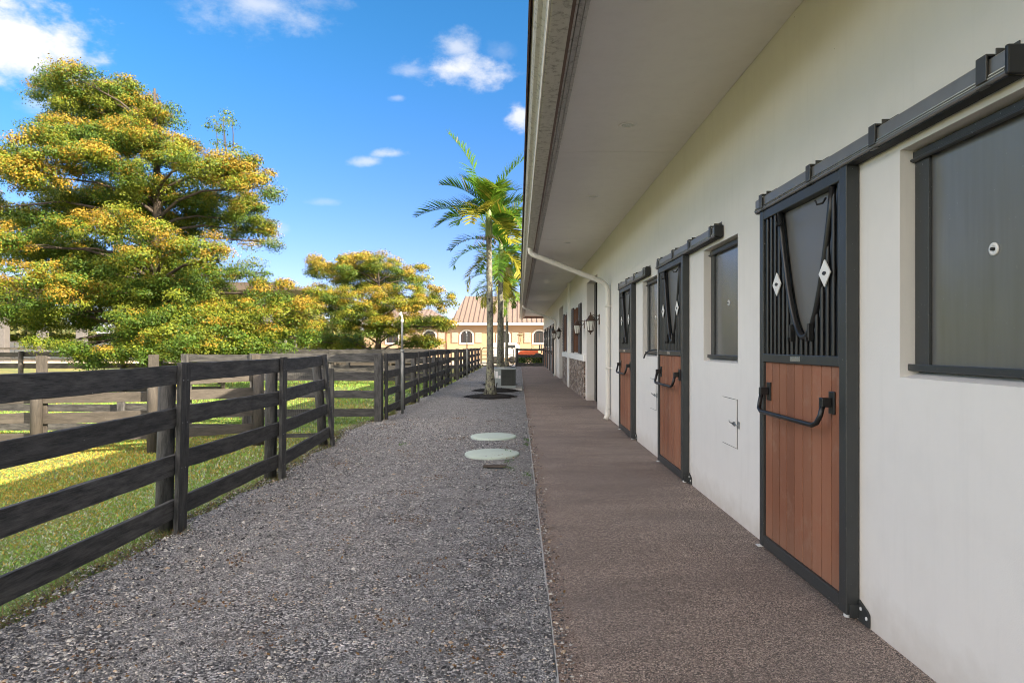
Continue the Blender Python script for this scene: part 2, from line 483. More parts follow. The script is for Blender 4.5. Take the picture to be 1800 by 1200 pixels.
M['grey_paint'] = plain('ac_grey_paint', (.27, .31, .32), .4, .2, .1, 4)
M['grille'] = plain('ac_dark_louvre', (.10, .11, .105), .5, .3)
M['sticker'] = plain('white_sticker', (.72, .72, .75), .5, 0, .1, 40)
M['pole'] = plain('grey_pole_steel', (.24, .25, .24), .5, .3, .3, 9)
M['white_paint'] = plain('white_paint', (.62, .61, .59), .5)
M['house_wall'] = stucco('ochre_house_stucco', (.38, .265, .165))
M['house_pink'] = plain('pink_beige_shutter', (.42, .30, .235), .6)
M['house_trim'] = plain('cream_trim', (.56, .53, .48), .6)
M['roof_tan'] = plain('tan_metal_roof', (.26, .20, .155), .5, .15, .08, 1.5)
M['roof_dark'] = plain('brown_metal_roof', (.12, .09, .07), .5, .2, .1, 1.5)
M['seam'] = plain('roof_seam', (.13, .085, .065), .5, .15)
M['column'] = plain('arena_column', (.12, .115, .115), .8, 0, .15, 3)
M['orange'] = plain('orange_machine_paint', (.62, .13, .05), .45, 0, .2, 3)
M['tyre'] = plain('black_tyre', (.02, .02, .02), .85)
M['gate'] = plain('olive_gate_tube', (.16, .14, .075), .5, .4)
M['leaf_dry'] = plain('dry_leaf', (.17, .085, .035), .8)
# ------------------------------------------------------------------ ground
W = 1.8016          # wall plane
EX = 0.177          # walkway edge
YB = 47.3           # far end of the barn
GZ = -0.09          # lawn level

def sheet(name, xs, ys, zf, mat, kind='structure'):
    xs = np.asarray(xs, float); ys = np.asarray(ys, float)
    X, Y = np.meshgrid(xs, ys); Z = zf(X, Y)
    v = np.stack([X, Y, Z], -1).reshape(-1, 3)
    nx = len(xs); i = np.arange(len(ys) - 1)[:, None] * nx + np.arange(nx - 1)[None]
    f = np.stack([i, i + 1, i + nx + 1, i + nx], -1).reshape(-1, 4)
    o = np_mesh(name, v, f, mat, smooth=True); tag(o, kind=kind); return o

def zlawn(X, Y):
    return GZ + 0.02 * np.sin(X * 1.1 + 1) * np.sin(Y * .8) * (Y < 40)
gx = np.concatenate([np.linspace(-900, -40, 12), np.linspace(-30, -2, 60), np.linspace(0, 30, 6), np.linspace(60, 900, 8)])
gy = np.concatenate([np.linspace(-60, 0, 4), np.linspace(1, 40, 70), np.linspace(45, 100, 12), np.linspace(130, 1500, 10)])
sheet('ground', gx, gy, zlawn, M['grass'])

def edge_x(Y):
    return -2.86 + .05 * np.sin(Y * 1.9) + .035 * np.sin(Y * 5.3 + 1) + .02 * np.sin(Y * 13) - .25 * np.exp(-((Y - 11.3) / 1.0) ** 2) + np.clip((Y - 13) / 30, 0, 1) * .35
# gravel bed: a raised sheet that banks down to the lawn along its ragged left edge
gs = np.concatenate([[0, .02, .05, .09], np.linspace(.13, 1, 26)])
gyy = np.linspace(-4, 48.5, 420)
S, Y = np.meshgrid(gs, gyy)
Xl = edge_x(Y); X = Xl + (EX - .009 - Xl) * S
Z = -0.012 + .012 * np.sin(X * 2.1 + Y * .7) * np.sin(Y * .9 + X) * np.clip((1 - S) * 3, 0, 1) - .006
Z = np.where(S < .001, -.14, np.where(S < .03, -.055, np.where(S < .06, -.030, Z)))
v = np.stack([X, Y, Z], -1).reshape(-1, 3); nx = len(gs)
i = np.arange(len(gyy) - 1)[:, None] * nx + np.arange(nx - 1)[None]
f = np.stack([i, i + 1, i + nx + 1, i + nx], -1).reshape(-1, 4)
tag(np_mesh('gravel_path', v, f, M['gravel'], smooth=True), kind='structure')

# walkway: granule paving on a slab, thin concrete edging
mb = MB(); mb.box(EX, W + .32, -4, YB - 1.2, -.12, 0.0)
tag(mb.build('walkway', M['rubber']), kind='structure')
mb = MB()
y = -4.0
while y < YB - 1.3:
    L = random.uniform(.15, .8); dx = random.uniform(-.004, .004)
    if random.random() < .62: mb.box(EX - .008 + dx, EX - .001 + dx * .2, y, y + L - .006, -.1, -.005 + random.uniform(-.008, .004))
    y += L
tag(mb.build('walkway_edge', M['concrete']), kind='structure')
mb = MB(); mb.box(-.75, 2.2, YB - 1.195, YB + 1.6, -.12, -.004)
tag(mb.build('pavement', M['concrete']), kind='structure')
sheet('driveway', np.linspace(-30, 60, 10), np.linspace(49.5, 62, 6), lambda X, Y: X * 0 + GZ + .03, M['driveway'])

# ------------------------------------------------------------------ barn
barn = empty('stable_barn', (W, 20, 0))
tag(barn, 'long beige stucco stable building with wide eave and sliding stall doors along the walkway', 'stable')
BI = Matrix.Translation((-W, -20, 0))
def bp(o):
    """make o a child of the barn while keeping its place"""
    o.parent = barn; o.location = Vector(o.location) - Vector((W, 20, 0)); return o

YN, XE = -6.0, 15.5        # near end, back wall
EV = .30                   # fascia line
SZ = H + 2.177             # soffit height

win_y = [(2.10, 3.09), (5.375, 6.365), (8.50, 9.50)]
win_far = [(34.9, 35.8), (38.2, 39.1)]
WZ0, WZ1 = 1.30, 2.37
aisles = [(14.96, 17.3), (26.45, 28.9)]
tack = [(19.35, 21.05), (24.0, 25.3)]
holes = [(a, b, WZ0, WZ1, .09) for a, b in win_y + win_far]
holes += [(a, b, -.1, 3.08, .25) for a, b in aisles]
holes += [(a, b, 1.22, 2.62, .09) for a, b in tack]

mb = MB()
ys = sorted({YN, YB} | {h[0] for h in holes} | {h[1] for h in holes})
for a, b in zip(ys[:-1], ys[1:]):
    zz = [-.1, SZ + .02]
    cut = [(h[2], h[3]) for h in holes if h[0] <= a and h[1] >= b]
    spans = [(-.1, SZ + .02)]
    if cut:
        z0, z1 = cut[0]; spans = []
        if z0 > -.09: spans.append((-.1, z0))
        spans.append((z1, SZ + .02))
    for z0, z1 in spans:
        mb.face([(W, a, z0), (W, a, z1), (W, b, z1), (W, b, z0)])
for a, b, z0, z1, d in holes:
    mb.face([(W, b, z0), (W, b, z1), (W + d, b, z1), (W + d, b, z0)])       # far jamb
    mb.face([(W, a, z1), (W, a, z0), (W + d, a, z0), (W + d, a, z1)])       # near jamb
    mb.face([(W, a, z1), (W + d, a, z1), (W + d, b, z1), (W, b, z1)])       # head
    if z0 > 0:
        mb.face([(W, a, z0), (W, b, z0), (W + d + .05, b, z0 + .034), (W + d + .05, a, z0 + .034)])   # sloping sill
    # closed back of the recess
    mb.face([(W + d + .05, a - .05, z0 - .1), (W + d + .05, a - .05, z1 + .05), (W + d + .05, b + .05, z1 + .05), (W + d + .05, b + .05, z0 - .1)])
mb.face([(W, YB, -.1), (W, YB, SZ + .02), (XE, YB, SZ + .02), (XE, YB, -.1)])
mb.face([(XE, YN, -.1), (XE, YB, -.1), (XE, YB, SZ), (XE, YN, SZ)])
mb.face([(W, YN, -.1), (XE, YN, -.1), (XE, YN, SZ), (W, YN, SZ)])
bp(mb.build('wall', M['wall']))

# soffit, with a trim board along its outer edge
OV = W - .455
mb = MB()
mb.box(.455, W - .003, YN, YB + 1.6, SZ, SZ + .03)
mb.box(W - .003, XE + 1.3, YB + .003, YB + 1.6, SZ, SZ + .03)
mb.cur = 0
bp(mb.build('soffit', M['soffit']))
mb = MB()
for k, (x0, x1, z0) in enumerate(((.325, .365, 3.525), (.369, .405, 3.530), (.409, .438, 3.540))):
    mb = MB(); mb.box(x0, x1, YN, YB + 1.6, z0, 3.60)
    bp(mb.build('soffit_trim', M['gutter'], bevel=.004))
mb = MB()
for yj in (3.2, 7.35, 13.5, 19.6, 25.7, 31.8):
    mb = MB(); mb.box(.46, W - .01, yj, yj + .006, SZ - .0025, SZ + .01)
    bp(mb.build('soffit_joint', M['soffit']))

# gutter: K-style profile swept along the eave
prof = [(.300, 3.50), (.300, 3.352), (.190, 3.350), (.178, 3.356), (.166, 3.372), (.160, 3.395), (.140, 3.412),
        (.112, 3.424), (.098, 3.440), (.090, 3.470), (.083, 3.495), (.098, 3.497), (.100, 3.485)]
mb = MB()
yy = [YN] + [y for y in np.arange(0, YB + 1.6, 6.1)] + [YB + 1.58]
for a, b in zip(yy[:-1], yy[1:]):
    for (x0, z0), (x1, z1) in zip(prof[:-1], prof[1:]):
        mb.face([(x0, a, z0), (x0, b - .004, z0), (x1, b - .004, z1), (x1, a, z1)])
mb.face([(x, YB + 1.58, z) for x, z in prof[:-2]])
bp(mb.build('gutter', M['gutter']))
# pale rolled lip along the gutter's lower edge
mb = MB(); mb.tube([(.172, YN, 3.357), (.172, YB + 1.58, 3.357)], .006, 6)
bp(mb.build('gutter_lip', M['gutter_white']))
mb = MB(); mb.box(.302, .322, YN, YB + 1.58, 3.36, 3.62)
bp(mb.build('fascia', M['drip']))

# roof: hipped standing-seam metal
mb = MB()
RX0, RX1, RY0, RY1, RZ = .06, 17.0, YN - 1, YB + 1.62, 3.505
rh = 3.0; xm = (RX0 + RX1) / 2; hip = 7.5
A, B, C_, D = (RX0, RY0, RZ), (RX1, RY0, RZ), (RX1, RY1, RZ), (RX0, RY1, RZ)
E, G = (xm, RY0 + hip, RZ + rh), (xm, RY1 - hip, RZ + rh)
mb.face([A, E, G, D]); mb.face([B, C_, G, E]); mb.face([A, B, E]); mb.face([D, G, C_])
mb.box(RX0, RX0 + .012, RY0, RY1, RZ - .030, RZ - .002)
mb.box(RX0 + .02, RX1, RY1 - .012, RY1, RZ - .030, RZ - .002)
bp(mb.build('roof', M['drip']))

# shallow pilaster, stone wainscot and white ledge between the two aisle doors
mb = MB(); mb.box(W - .075, W + .01, 22.75, 23.25, -.05, SZ - .002)
bp(mb.build('pilaster', M['trim_white'], bevel=.008))
for y0, y1 in ((17.62, 22.745), (23.255, 26.3)):
    mb = MB(); mb.box(W - .035, W + .01, y0, y1, -.05, 1.02); bp(mb.build('stone_wainscot', M['stone']))
for y0, y1 in ((17.60, 22.745), (23.255, 26.32)):
    mb = MB(); mb.box(W - .06, W + .01, y0, y1, 1.023, 1.19); bp(mb.build('ledge', M['trim_white'], bevel=.01))

# dark sliding doors set back in the aisle openings
for a, b in aisles:
    mb = MB(); mb.box(W + .20, W + .245, a + .003, b - .003, 0.01, 3.06)
    for k in range(1, 4): mb.box(W + .17, W + .20, a + (b - a) * k / 4 - .05, a + (b - a) * k / 4 + .05, .02, 3.05)
    o = bp(mb.build('aisle_door', M['black'], bevel=.004))

# shuttered tack room windows
for a, b in tack:
    mb = MB(); mb.box(W + .05, W + .09, a + .002, b - .002, 1.24, 2.615)
    o = bp(mb.build('window', M['pane']))
    for y0, y1 in ((a + .003, a + .09), (b - .09, b - .003), ((a + b) / 2 - .04, (a + b) / 2 + .04)):
        fr = MB(); fr.box(W - .03, W + .049, y0, y1, 1.241, 2.61)
        c = fr.build('window_frame', M['bronze'], bevel=.004); c.parent = o
    for y0, y1 in ((a - .75, a - .06), (b + .06, b + .75)):
        sm = MB(); sm.box(W - .045, W - .006, y0, y1, 1.21, 2.66)
        for k in range(22): sm.obox((W - .055, (y0 + y1) / 2, 1.29 + k * .060), (.008, 0, .012), (0, (y1 - y0) / 2 - .06, 0), (.002, 0, -.002))
        bp(sm.build('shutter', M['shutter'], bevel=.003))

# stall windows: recessed grey metal shutter panel with a small round pull
def stall_window(a, b):
    x = W + .088
    p = MB(); p.box(x - .001, x + .006, a + .003, b - .003, WZ0 + .03, WZ1 - .004)
    o = bp(p.build('window', M['panel']))
    for y0, y1 in ((b - .105, b - .004), (a + .004, a + .105)):
        fr = MB(); fr.box(x - .020, x - .003, y0, y1, WZ0 + .05, WZ1 - .055)
        c = fr.build('window_frame', M['frame'], bevel=.003); c.parent = o
    tr = MB()
    tr.box(x - .030, x - .004, a + .004, b - .001, WZ1 - .050, WZ1 - .010)
    tr.obox((x - .034, (a + b) / 2, WZ1 - .054), (.010, 0, -.004), (0, (b - a) / 2 - .003, 0), (.002, 0, .006))
    c = tr.build('window_track', M['frame'], bevel=.005); c.parent = o
    bt = MB(); bt.obox((x - .030, (a + b) / 2, WZ0 + .045), (.024, 0, -.003), (0, (b - a) / 2 - .002, 0), (0, 0, .016))
    c = bt.build('window_rail', M['frame'], bevel=.004); c.parent = o
    k = MB(); ym = (a + b) / 2; zm = 1.832
    k.lathe((x - .001, ym, zm), [(.0, 0), (.026, 0), (.026, .006), (.014, .008), (.012, .003), (0, .003)], 20, axis=(-1, 0, 0))
    c = k.build('pull_ring', M['diamond']); c.parent = o
    k = MB(); k.lathe((x - .004, ym, zm), [(.007, 0), (.007, .012), (.003, .014)], 12, axis=(-1, 0, 0))
    c = k.build('bolt', M['black']); c.parent = o
for a, b in win_y + win_far: stall_window(a, b)

# ------------------------------------------------------------------ stall doors (built once at y 0..1.24, then copied)
def yoke_path(y_far, y_near, z_top, z_bot, n=18):
    """V-shaped yoke: straight arms down to a rounded bottom"""
    ym = (y_far + y_near) / 2; pts = []
    for i in range(n + 1):
        k = -1 + 2 * i / n
        a = abs(k)
        z = z_bot + (z_top - z_bot) * (a ** 1.0 if a > .25 else (a * a / .5 + .125))
        pts.append((ym - k * (y_far - y_near) / 2 * (1 if a > .3 else 1), z))
    # round the lowest point
    return pts
DW = 1.24; FX = -.075        # frame face stands 75 mm proud of the wall
def make_door():
    fr = MB()
    fr.box(FX, -.006, 0, .078, .03, 2.40); fr.box(FX, -.006, DW - .066, DW, .03, 2.40)
    fr.box(FX + .002, -.008, .079, DW - .067, 2.335, 2.398)
    fr.box(FX - .002, -.008, .079, DW - .067, 1.335, 1.392)
    fr.box(FX + .002, -.008, .079, DW - .067, .032, .112)
    door = fr.build('stall_door', M['frame'], bevel=.005)
    bd = MB(); n = 9; y0, y1 = .080, DW - .068
    for k in range(n):
        a = y0 + (y1 - y0) * k / n; b = y0 + (y1 - y0) * (k + 1) / n
        g = .0036 + random.random() * .0026
        dx = random.uniform(-.001, .001)
        bd.box(FX + .018 + dx, FX + .045, a + g, b - g, .113, 1.333)
    bd.build('board_panel', M['boards'], door, bevel=.0025)
    # black sheet standing in for the shade between the bars, with a V cut out, grey insert behind it
    ya, yb, zt, zb = .92, .185, 2.333, 1.50
    ym = (ya + yb) / 2
    zc = 1.62; yw = .095
    hw = (ya - yb) / 2
    V = [(ym + hw * k, zb + (zt - zb) * abs(k) ** 2.05) for k in np.linspace(1, -1, 25)]
    bk = MB(); xb = FX + .050
    poly_l = [(DW - .067, zt), (DW - .067, 1.393), (ym, 1.393)] + [(y, z) for y, z in reversed(V[:13])]
    poly_r = [(ym, 1.393), (.079, 1.393), (.079, zt)] + [(y, z) for y, z in reversed(V[12:])]
    for poly in (poly_l, poly_r):
        bk.prism([(xb, y, z) for y, z in poly], (.004, 0, 0))
    bk.build('grille_gap_shade', M['black_void'], door)
    ins = MB(); ins.box(xb + .005, xb + .009, .08, DW - .068, 1.394, 2.332)
    ins.build('grey_insert', M['insert'], door)
    # vertical bars, cut off where the yoke passes
    br = MB(); x = FX + .026
    def zcut(y):
        """height of the V's lower border at y, None outside it"""
        if y > ya or y < yb: return None
        return zb + (zt - zb) * (abs(y - ym) / hw) ** 2.05
    y = .118
    while y < DW - .08:
        z = zcut(y); top = 2.336 if z is None else z
        br.tube([(x, y, 1.388), (x, y, top)], .0125, 10, caps=False)
        y += .0685
    br.build('grille_bar', M['black'], door)
    yk = MB(); yk.tube([(x - .006, y, z) for y, z in V], .0185, 12)
    yk.build('yoke_rail', M['black'], door)
    for yd in (.92, .237):
        dm = MB(); dm.prism([(x - .030, yd, 1.857 + .078), (x - .030, yd - .070, 1.857), (x - .030, yd, 1.857 - .078), (x - .030, yd + .070, 1.857)], (.006, 0, 0))
        d = dm.build('diamond_plate', M['diamond'], door, bevel=.0015)
        e = MB(); ring = [(x - .0335, yd + .024 * math.cos(t) * (1 - .25 * abs(math.sin(t))), 1.857 + .011 * math.sin(t)) for t in np.linspace(0, 2 * math.pi, 16, endpoint=False)]
        e.prism(ring, (.003, 0, 0)); e.build('diamond_emblem', M['black'], door)
    for ym2, z2, s in ((.255, 2.255, 1), (.86, 2.24, -1)):
        hk = MB(); hk.tube([(x - .012, ym2, z2 + .03), (x - .03, ym2, z2), (x - .055, ym2 + .015 * s, z2 - .005), (x - .065, ym2 + .02 * s, z2 + .02)], .006, 8)
        hk.build('hook', M['black'], door)
    for yc in (ym - .135, ym + .125):
        ck = MB(); ck.box(x - .045, x - .012, yc - .011, yc + .011, 1.475, 1.58); ck.box(x - .060, x - .045, yc - .008, yc + .008, 1.475, 1.500)
        ck.build('clip', M['black'], door, bevel=.003)
    np_ = MB(); np_.box(FX - .006, FX - .0025, .56, .70, 1.350, 1.380); np_.build('name_plate', M['plate'], door, bevel=.001)
    # drop handle: two black blocks carrying a bent bar
    hb = MB()
    pts = [(FX - .035, .185, 1.125), (FX - .050, .187, 1.06), (FX - .062, .205, 1.018), (FX - .066, .25, 1.000), (FX - .066, 1.035, 1.000), (FX - .062, 1.080, 1.018), (FX - .050, 1.098, 1.06), (FX - .035, 1.10, 1.125)]
    hb.tube(pts, .0145, 12)
    h = hb.build('handle', M['black'], door)
    for yc in (.185, 1.10):
        mm = MB(); mm.box(FX + .005, FX + .017, yc - .040, yc + .024, 1.07, 1.195)
        mm.box(FX - .050, FX + .004, yc - .021, yc + .021, 1.108, 1.160)
        mm.build('handle_mount', M['black'], door, bevel=.004)
    gl = MB()
    gl.lathe((FX + .035, .05, .0), [(.018, 0), (.022, .006), (.020, .030), (.010, .034)], 14)
    gl.build('floor_guide', M['roller'], door, bevel=.003); gl = MB()
    gl.obox((FX + .03, DW + .045, .006), (.032, 0, 0), (0, .030, 0), (0, 0, .004))
    gl.build('floor_guide', M['roller'], door, bevel=.003)
    bb = MB()
    bb.prism([(-.012, -.005, .005), (-.012, -.005, .115), (-.012, -.085, .085), (-.012, -.105, .07), (-.012, -.105, .005)], (.009, 0, 0))
    bb.box(-.06, -.0125, -.012, -.006, .02, .09)
    bb.build('guide_bracket', M['frame'], door); bb = MB()
    bb.prism([(-.012, DW + .006, .01), (-.012, DW + .006, .075), (-.012, DW + .045, .06), (-.012, DW + .045, .01)], (.009, 0, 0))
    bb.build('guide_bracket', M['frame'], door)
    for yc, zc_ in ((-.03, .075), (-.085, .045)):
        sc = MB(); sc.lathe((-.012, yc, zc_), [(.011, 0), (.009, .004), (.003, .005)], 10, axis=(-1, 0, 0))
        sc.build('guide_screw', M['roller'], door)
    return door
def make_track():
    tb = MB()
    pr = [(-.010, 2.500), (-.072, 2.500), (-.078, 2.494), (-.078, 2.432), (-.084, 2.425), (-.084, 2.412), (-.078, 2.405), (-.070, 2.404), (-.070, 2.414), (-.012, 2.414)]
    a, b = -1.14, 1.31
    for (x0, z0), (x1, z1) in zip(pr, pr[1:] + pr[:1]):
        tb.face([(x0, a, z0), (x0, b, z0), (x1, b, z1), (x1, a, z1)])
    tb.face([(x, a, z) for x, z in pr]); tb.face([(x, b, z) for x, z in reversed(pr)])
    tr = tb.build('door_track', M['track'])
    for xl_, zl_, rl_ in ((-.0800, 2.436, .0035), (-.0855, 2.4225, .0030)):
        lp = MB(); lp.tube([(xl_, a, zl_), (xl_, b, zl_)], rl_, 6); lp.build('track_lip', M['galv'], tr)
    lp = MB(); lp.box(-.0735, -.014, a, b, 2.3995, 2.4035); lp.build('track_underside', M['black_void'], tr)
    for yc in (-1.03, -.28, .42, 1.18):
        bm = MB()
        for (x0, x1, z0, z1) in ((-.093, -.0855, 2.418, 2.515), (-.092, -.004, 2.508, 2.516), (-.092, -.07, 2.398, 2.403)):
            bm.box(x0, x1, yc - .028, yc + .028, z0, z1)
        bm.box(-.006, -.001, yc - .075, yc + .035, 2.45, 2.545)
        bm.box(-.06, -.006, yc - .035, yc - .029, 2.505, 2.535)
        bm.lathe((-.03, yc - .012, 2.516), [(.011, 0), (.011, .010), (.004, .014)], 8)
        bm.lathe((-.03, yc + .045, 2.502), [(.010, 0), (.010, .010), (.004, .013)], 8)
        bm.build('track_bracket', M['bracket'], tr, bevel=.003)
    ec = MB(); ec.box(-.088, -.008, -1.160, -1.1405, 2.404, 2.508)
    ec.build('end_cap', M['black'], tr, bevel=.006)
    for yc in (.20, .98):
        hg = MB(); hg.box(-.052, -.036, yc - .02, yc + .02, 2.39, 2.414); hg.lathe((-.044, yc, 2.396), [(.014, 0), (.014, .012), (.006, .02)], 6)
        hg.build('hanger', M['black'], tr)
    return tr
door0 = make_door(); track0 = make_track()
doors_y = [3.45, 6.89, 10.03, 33.2, 36.6, 40.0, 43.2]
for k, y in enumerate(doors_y):
    d = door0 if k == 0 else copy_tree(door0)
    t = track0 if k == 0 else copy_tree(track0)
    for o in (d, t): o.location = (W, y, 0); bp(o)
# small feed hatch doors with a slide latch
def make_hatch():
    hm = MB(); hm.box(-.008, -.002, .006, .395, .604, 1.000)
    hd = hm.build('feed_hatch', M['wall'], bevel=.003)
    g = MB()
    g.box(-.0025, .003, .000, .005, .598, 1.006); g.box(-.0025, .003, .396, .400, .64, .97)
    g.box(-.0025, .003, .006, .39, 1.001, 1.004); g.box(-.0025, .003, .006, .39, .599, .603)
    g.build('hatch_gap', M['black_void'], hd)
    l = MB()
    l.tube([(-.018, .055, .800), (-.018, -.045, .800)], .0055, 8); l.box(-.015, -.009, .03, .075, .782, .818); l.box(-.013, -.0015, -.06, -.035, .772, .828)
    l.tube([(-.018, .05, .800), (-.05, .05, .815), (-.055, .05, .83)], .005, 8); l.lathe((-.018, .062, .80), [(.010, -.01), (.010, .01)], 8, axis=(0, 1, 0))
    l.build('latch', M['galv'], hd)
    return hd
hatch0 = make_hatch()
for k, y in enumerate((5.38, 8.55, 34.95, 38.3)):
    h = hatch0 if k == 0 else copy_tree(hatch0)
    h.location = (W, y, 0); bp(h)
# a small curl of black hose hangs out of the third window
# downspouts
def downspout(y):
    d = MB(); x1 = W - .062
    pts = [(.225, y, 3.356), (.225, y, 3.30), (.232, y, 3.262), (.262, y, 3.232), (.31, y, 3.205)]
    ex = (W - .20, 2.70)
    for k in np.linspace(.1, 1, 6): pts.append((.31 + (ex[0] - .31) * k, y, 3.205 + (ex[1] - 3.205) * k))
    pts += [(W - .13, y, 2.655), (W - .082, y, 2.60), (x1, y, 2.52), (x1, y, 2.40), (x1, y, .22), (x1, y, .16), (x1 - .015, y - .02, .09), (x1 - .05, y - .05, .012)]
    d.tube(pts, .050, 14)
    for k in range(5): d.lathe((x1, y, .10 + k * .030), [(.052, 0), (.056, .008), (.052, .016)], 14)
    for z in (1.0, 2.2): d.box(W - .118, W - .001, y - .058, y + .058, z, z + .03)
    bp(d.build('downspout', M['gutter_white']))
downspout(12.75); downspout(31.0)

# recessed ceiling lights in the soffit
def downlight(x, y, label):
    t = empty('ceiling_light', (x, y, SZ)); tag(t, label, 'ceiling light', 'round lights recessed in the soffit')
    a = MB(); a.lathe((0, 0, 0), [(.062, -.001), (.064, -.006), (.088, -.007), (.093, -.002), (.093, 0)], 28); a.build('trim_ring', M['soffit'], t)
    b = MB(); b.lathe((0, 0, 0), [(.058, -.0015), (.05, -.004), (.0, -.005)], 24); b.build('lens', M['glass_white'], t)
p = at(1103, 220, 2.177 * F / (607 - 220)); downlight(p.x, p.y, 'round recessed soffit light nearest the camera, above the near stall doors')
p = at(1042, 345.5, 2.177 * F / (607 - 345.5)); downlight(p.x, p.y, 'second round recessed soffit light, midway to the downspout')
downlight(1.05, 13.9, 'third round recessed soffit light, just past the near downspout')

# wall lanterns flanking the aisle doors
def lantern(y, label):
    t = empty('wall_lantern', (W, y, 1.95)); tag(t, label, 'lantern', 'copper lanterns beside the aisle doors')
    xc = -.20
    a = MB(); a.obox((-.010, 0, .08), (.009, 0, 0), (0, .055, 0), (0, 0, .115)); a.build('wall_plate', M['copper'], t, bevel=.006)
    a = MB(); a.tube([(-.015, 0, .10), (-.05, 0, .06), (-.10, 0, .075), (-.13, 0, .13), (-.17, 0, .165), (xc, 0, .17)], .009, 8)
    a.tube([(-.015, 0, .15), (-.06, 0, .17), (-.11, 0, .165), (-.16, 0, .185), (xc, 0, .19)], .007, 8); a.build('arm', M['copper'], t)
    a = MB(); a.lathe((xc, 0, 0), [(.118, .045), (.122, .055), (.085, .085), (.060, .115), (.052, .145), (.035, .16), (.020, .175), (.012, .20), (.016, .212), (.008, .23), (.0, .25)], 12); a.build('cap', M['copper'], t)
    a = MB(); a.lathe((xc, 0, 0), [(.060, -.165), (.092, .040)], 6, smooth=False); a.build('glass', M['glass_white'], t)
    a = MB()
    for k in range(6):
        an = math.pi * 2 * k / 6
        a.tube([(xc + .062 * math.cos(an), .062 * math.sin(an), -.168), (xc + .095 * math.cos(an), .095 * math.sin(an), .046)], .007, 6)
    a.lathe((xc, 0, 0), [(.0, -.262), (.010, -.25), (.016, -.238), (.010, -.225), (.030, -.21), (.052, -.195), (.070, -.182), (.072, -.166), (.05, -.164)], 12)
    a.build('cage', M['copper'], t)
lantern(14.55, 'copper wall lantern on the near side of the first aisle doorway, closest to the downspout')
lantern(17.85, 'copper wall lantern above the near end of the stone wainscot')
lantern(26.12, 'copper wall lantern at the far end of the stone wainscot')
lantern(29.35, 'copper wall lantern on the far side of the second aisle doorway')
# cable hanging out of the third stall window
mb = MB(); mb.tube([(W + .07, 8.62, 1.385), (W + .03, 8.80, 1.392), (W - .015, 8.97, 1.372), (W - .045, 9.07, 1.33), (W - .055, 9.12, 1.275)], .011, 8)
tag(mb.build('hose', M['black'], origin=(W, 8.7, 1.3)), 'short black hose end hanging out of the recessed window between the two farther stall doors', 'hose')
# ------------------------------------------------------------------ board fences
RAILS = [(1.30, 1.152), (.955, .805), (.598, .448), (.245, .095)]
def fence(label, pts, side=1, rails=RAILS, mat='fence', battens=True, group=None, post_r=.066, leans=None, ends=True, zg=GZ, name='board_fence', top=1.27, dz=0.0, nails=False):
    """pts: posts (x, y); rails are nailed to the side given (+1 = right of travel) and battens cover their joints"""
    mat = M[mat]
    t = empty(name, (pts[0][0], pts[0][1], zg)); tag(t, label, 'fence', group)
    org = Vector((pts[0][0], pts[0][1], zg))
    P = [Vector((x, y, 0)) for x, y in pts]
    leans = leans or {}
    def part(mb, nm, bev=0.0, m=None):
        o = mb.build(nm, m or mat, None, bevel=bev); o.location = -org; o.parent = t; return o
    nrm = []
    for i in range(len(P)):
        a = P[max(i - 1, 0)]; b = P[min(i + 1, len(P) - 1)]
        d = (b - a).normalized(); nrm.append(Vector((d.y, -d.x, 0)) * side)
    def lean(i, z):
        l = leans.get(i, (0, 0)); return Vector((l[0], l[1], 0)) * (z / 1.3)
    for i, p in enumerate(P):
        n = nrm[i]; c = p - n * (post_r + .022)
        mb = MB(); r = post_r * random.uniform(.92, 1.08)
        tt = top + random.uniform(-.05, .02)
        mb.tube([c + Vector((0, 0, zg - .1)), c + lean(i, .6) + Vector((0, 0, .6)), c + lean(i, tt) + Vector((0, 0, tt))], [r * 1.03, r, r * .97], 14, jit=.02)
        part(mb, 'post')
        if battens:
            d = Vector((-n.y, n.x, 0)); b0 = p + n * .043
            mb = MB(); mb.board(b0 + Vector((0, 0, zg + .02)), b0 + lean(i, 1.3) + Vector((0, 0, 1.315 + dz + random.uniform(-.012, .012))), .135, .036, 6, .003, up=d)
            if nails:
                mb.cur = 1
                for z1, z0 in rails:
                    for dz_ in (-.045, .045):
                        for dd in (-.03, .03): mb.lathe(b0 + lean(i, z0) + n * .017 + d * (dd + random.uniform(-.008, .008)) + Vector((0, 0, (z0 + z1) / 2 + dz_ + random.uniform(-.01, .01))), [(.005, -.001), (.005, .0025), (.002, .003)], 6, axis=n)
            part(mb, 'batten', .0 if nails else .004, [mat, M['galv']])
    for i in range(len(P) - 1):
        a, b = P[i], P[i + 1]; d = (b - a).normalized()
        for z1, z0 in rails:
            j0, j1 = random.uniform(-.012, .012), random.uniform(-.012, .012)
            zc = (z0 + z1) / 2 + dz; h = z1 - z0
            mb = MB()
            mb.board(a + d * .006 + lean(i, zc) + Vector((0, 0, zc + j0)), b - d * .006 + lean(i + 1, zc) + Vector((0, 0, zc + j1)), h * random.uniform(.96, 1.03), .034, 12, .0055)
            part(mb, 'rail', .003)
    return t
FG = 'black board fences round the paddocks'
fence('black four-board fence running along the near gravel edge, its last batten leaning', [(-2.70, .55), (-2.72, 2.85), (-2.735, 5.20), (-2.665, 7.25), (-2.77, 9.62)], 1, group=FG,
      nails=True, leans={2: (.035, 0), 3: (.02, 0), 4: (-.13, 0)})
fence('dark cross fence with two corner battens, behind the leaning end batten', [(-2.72, 12.68), (-5.1, 12.62), (-6.4, 12.58)], -1, group=FG, dz=-.02)
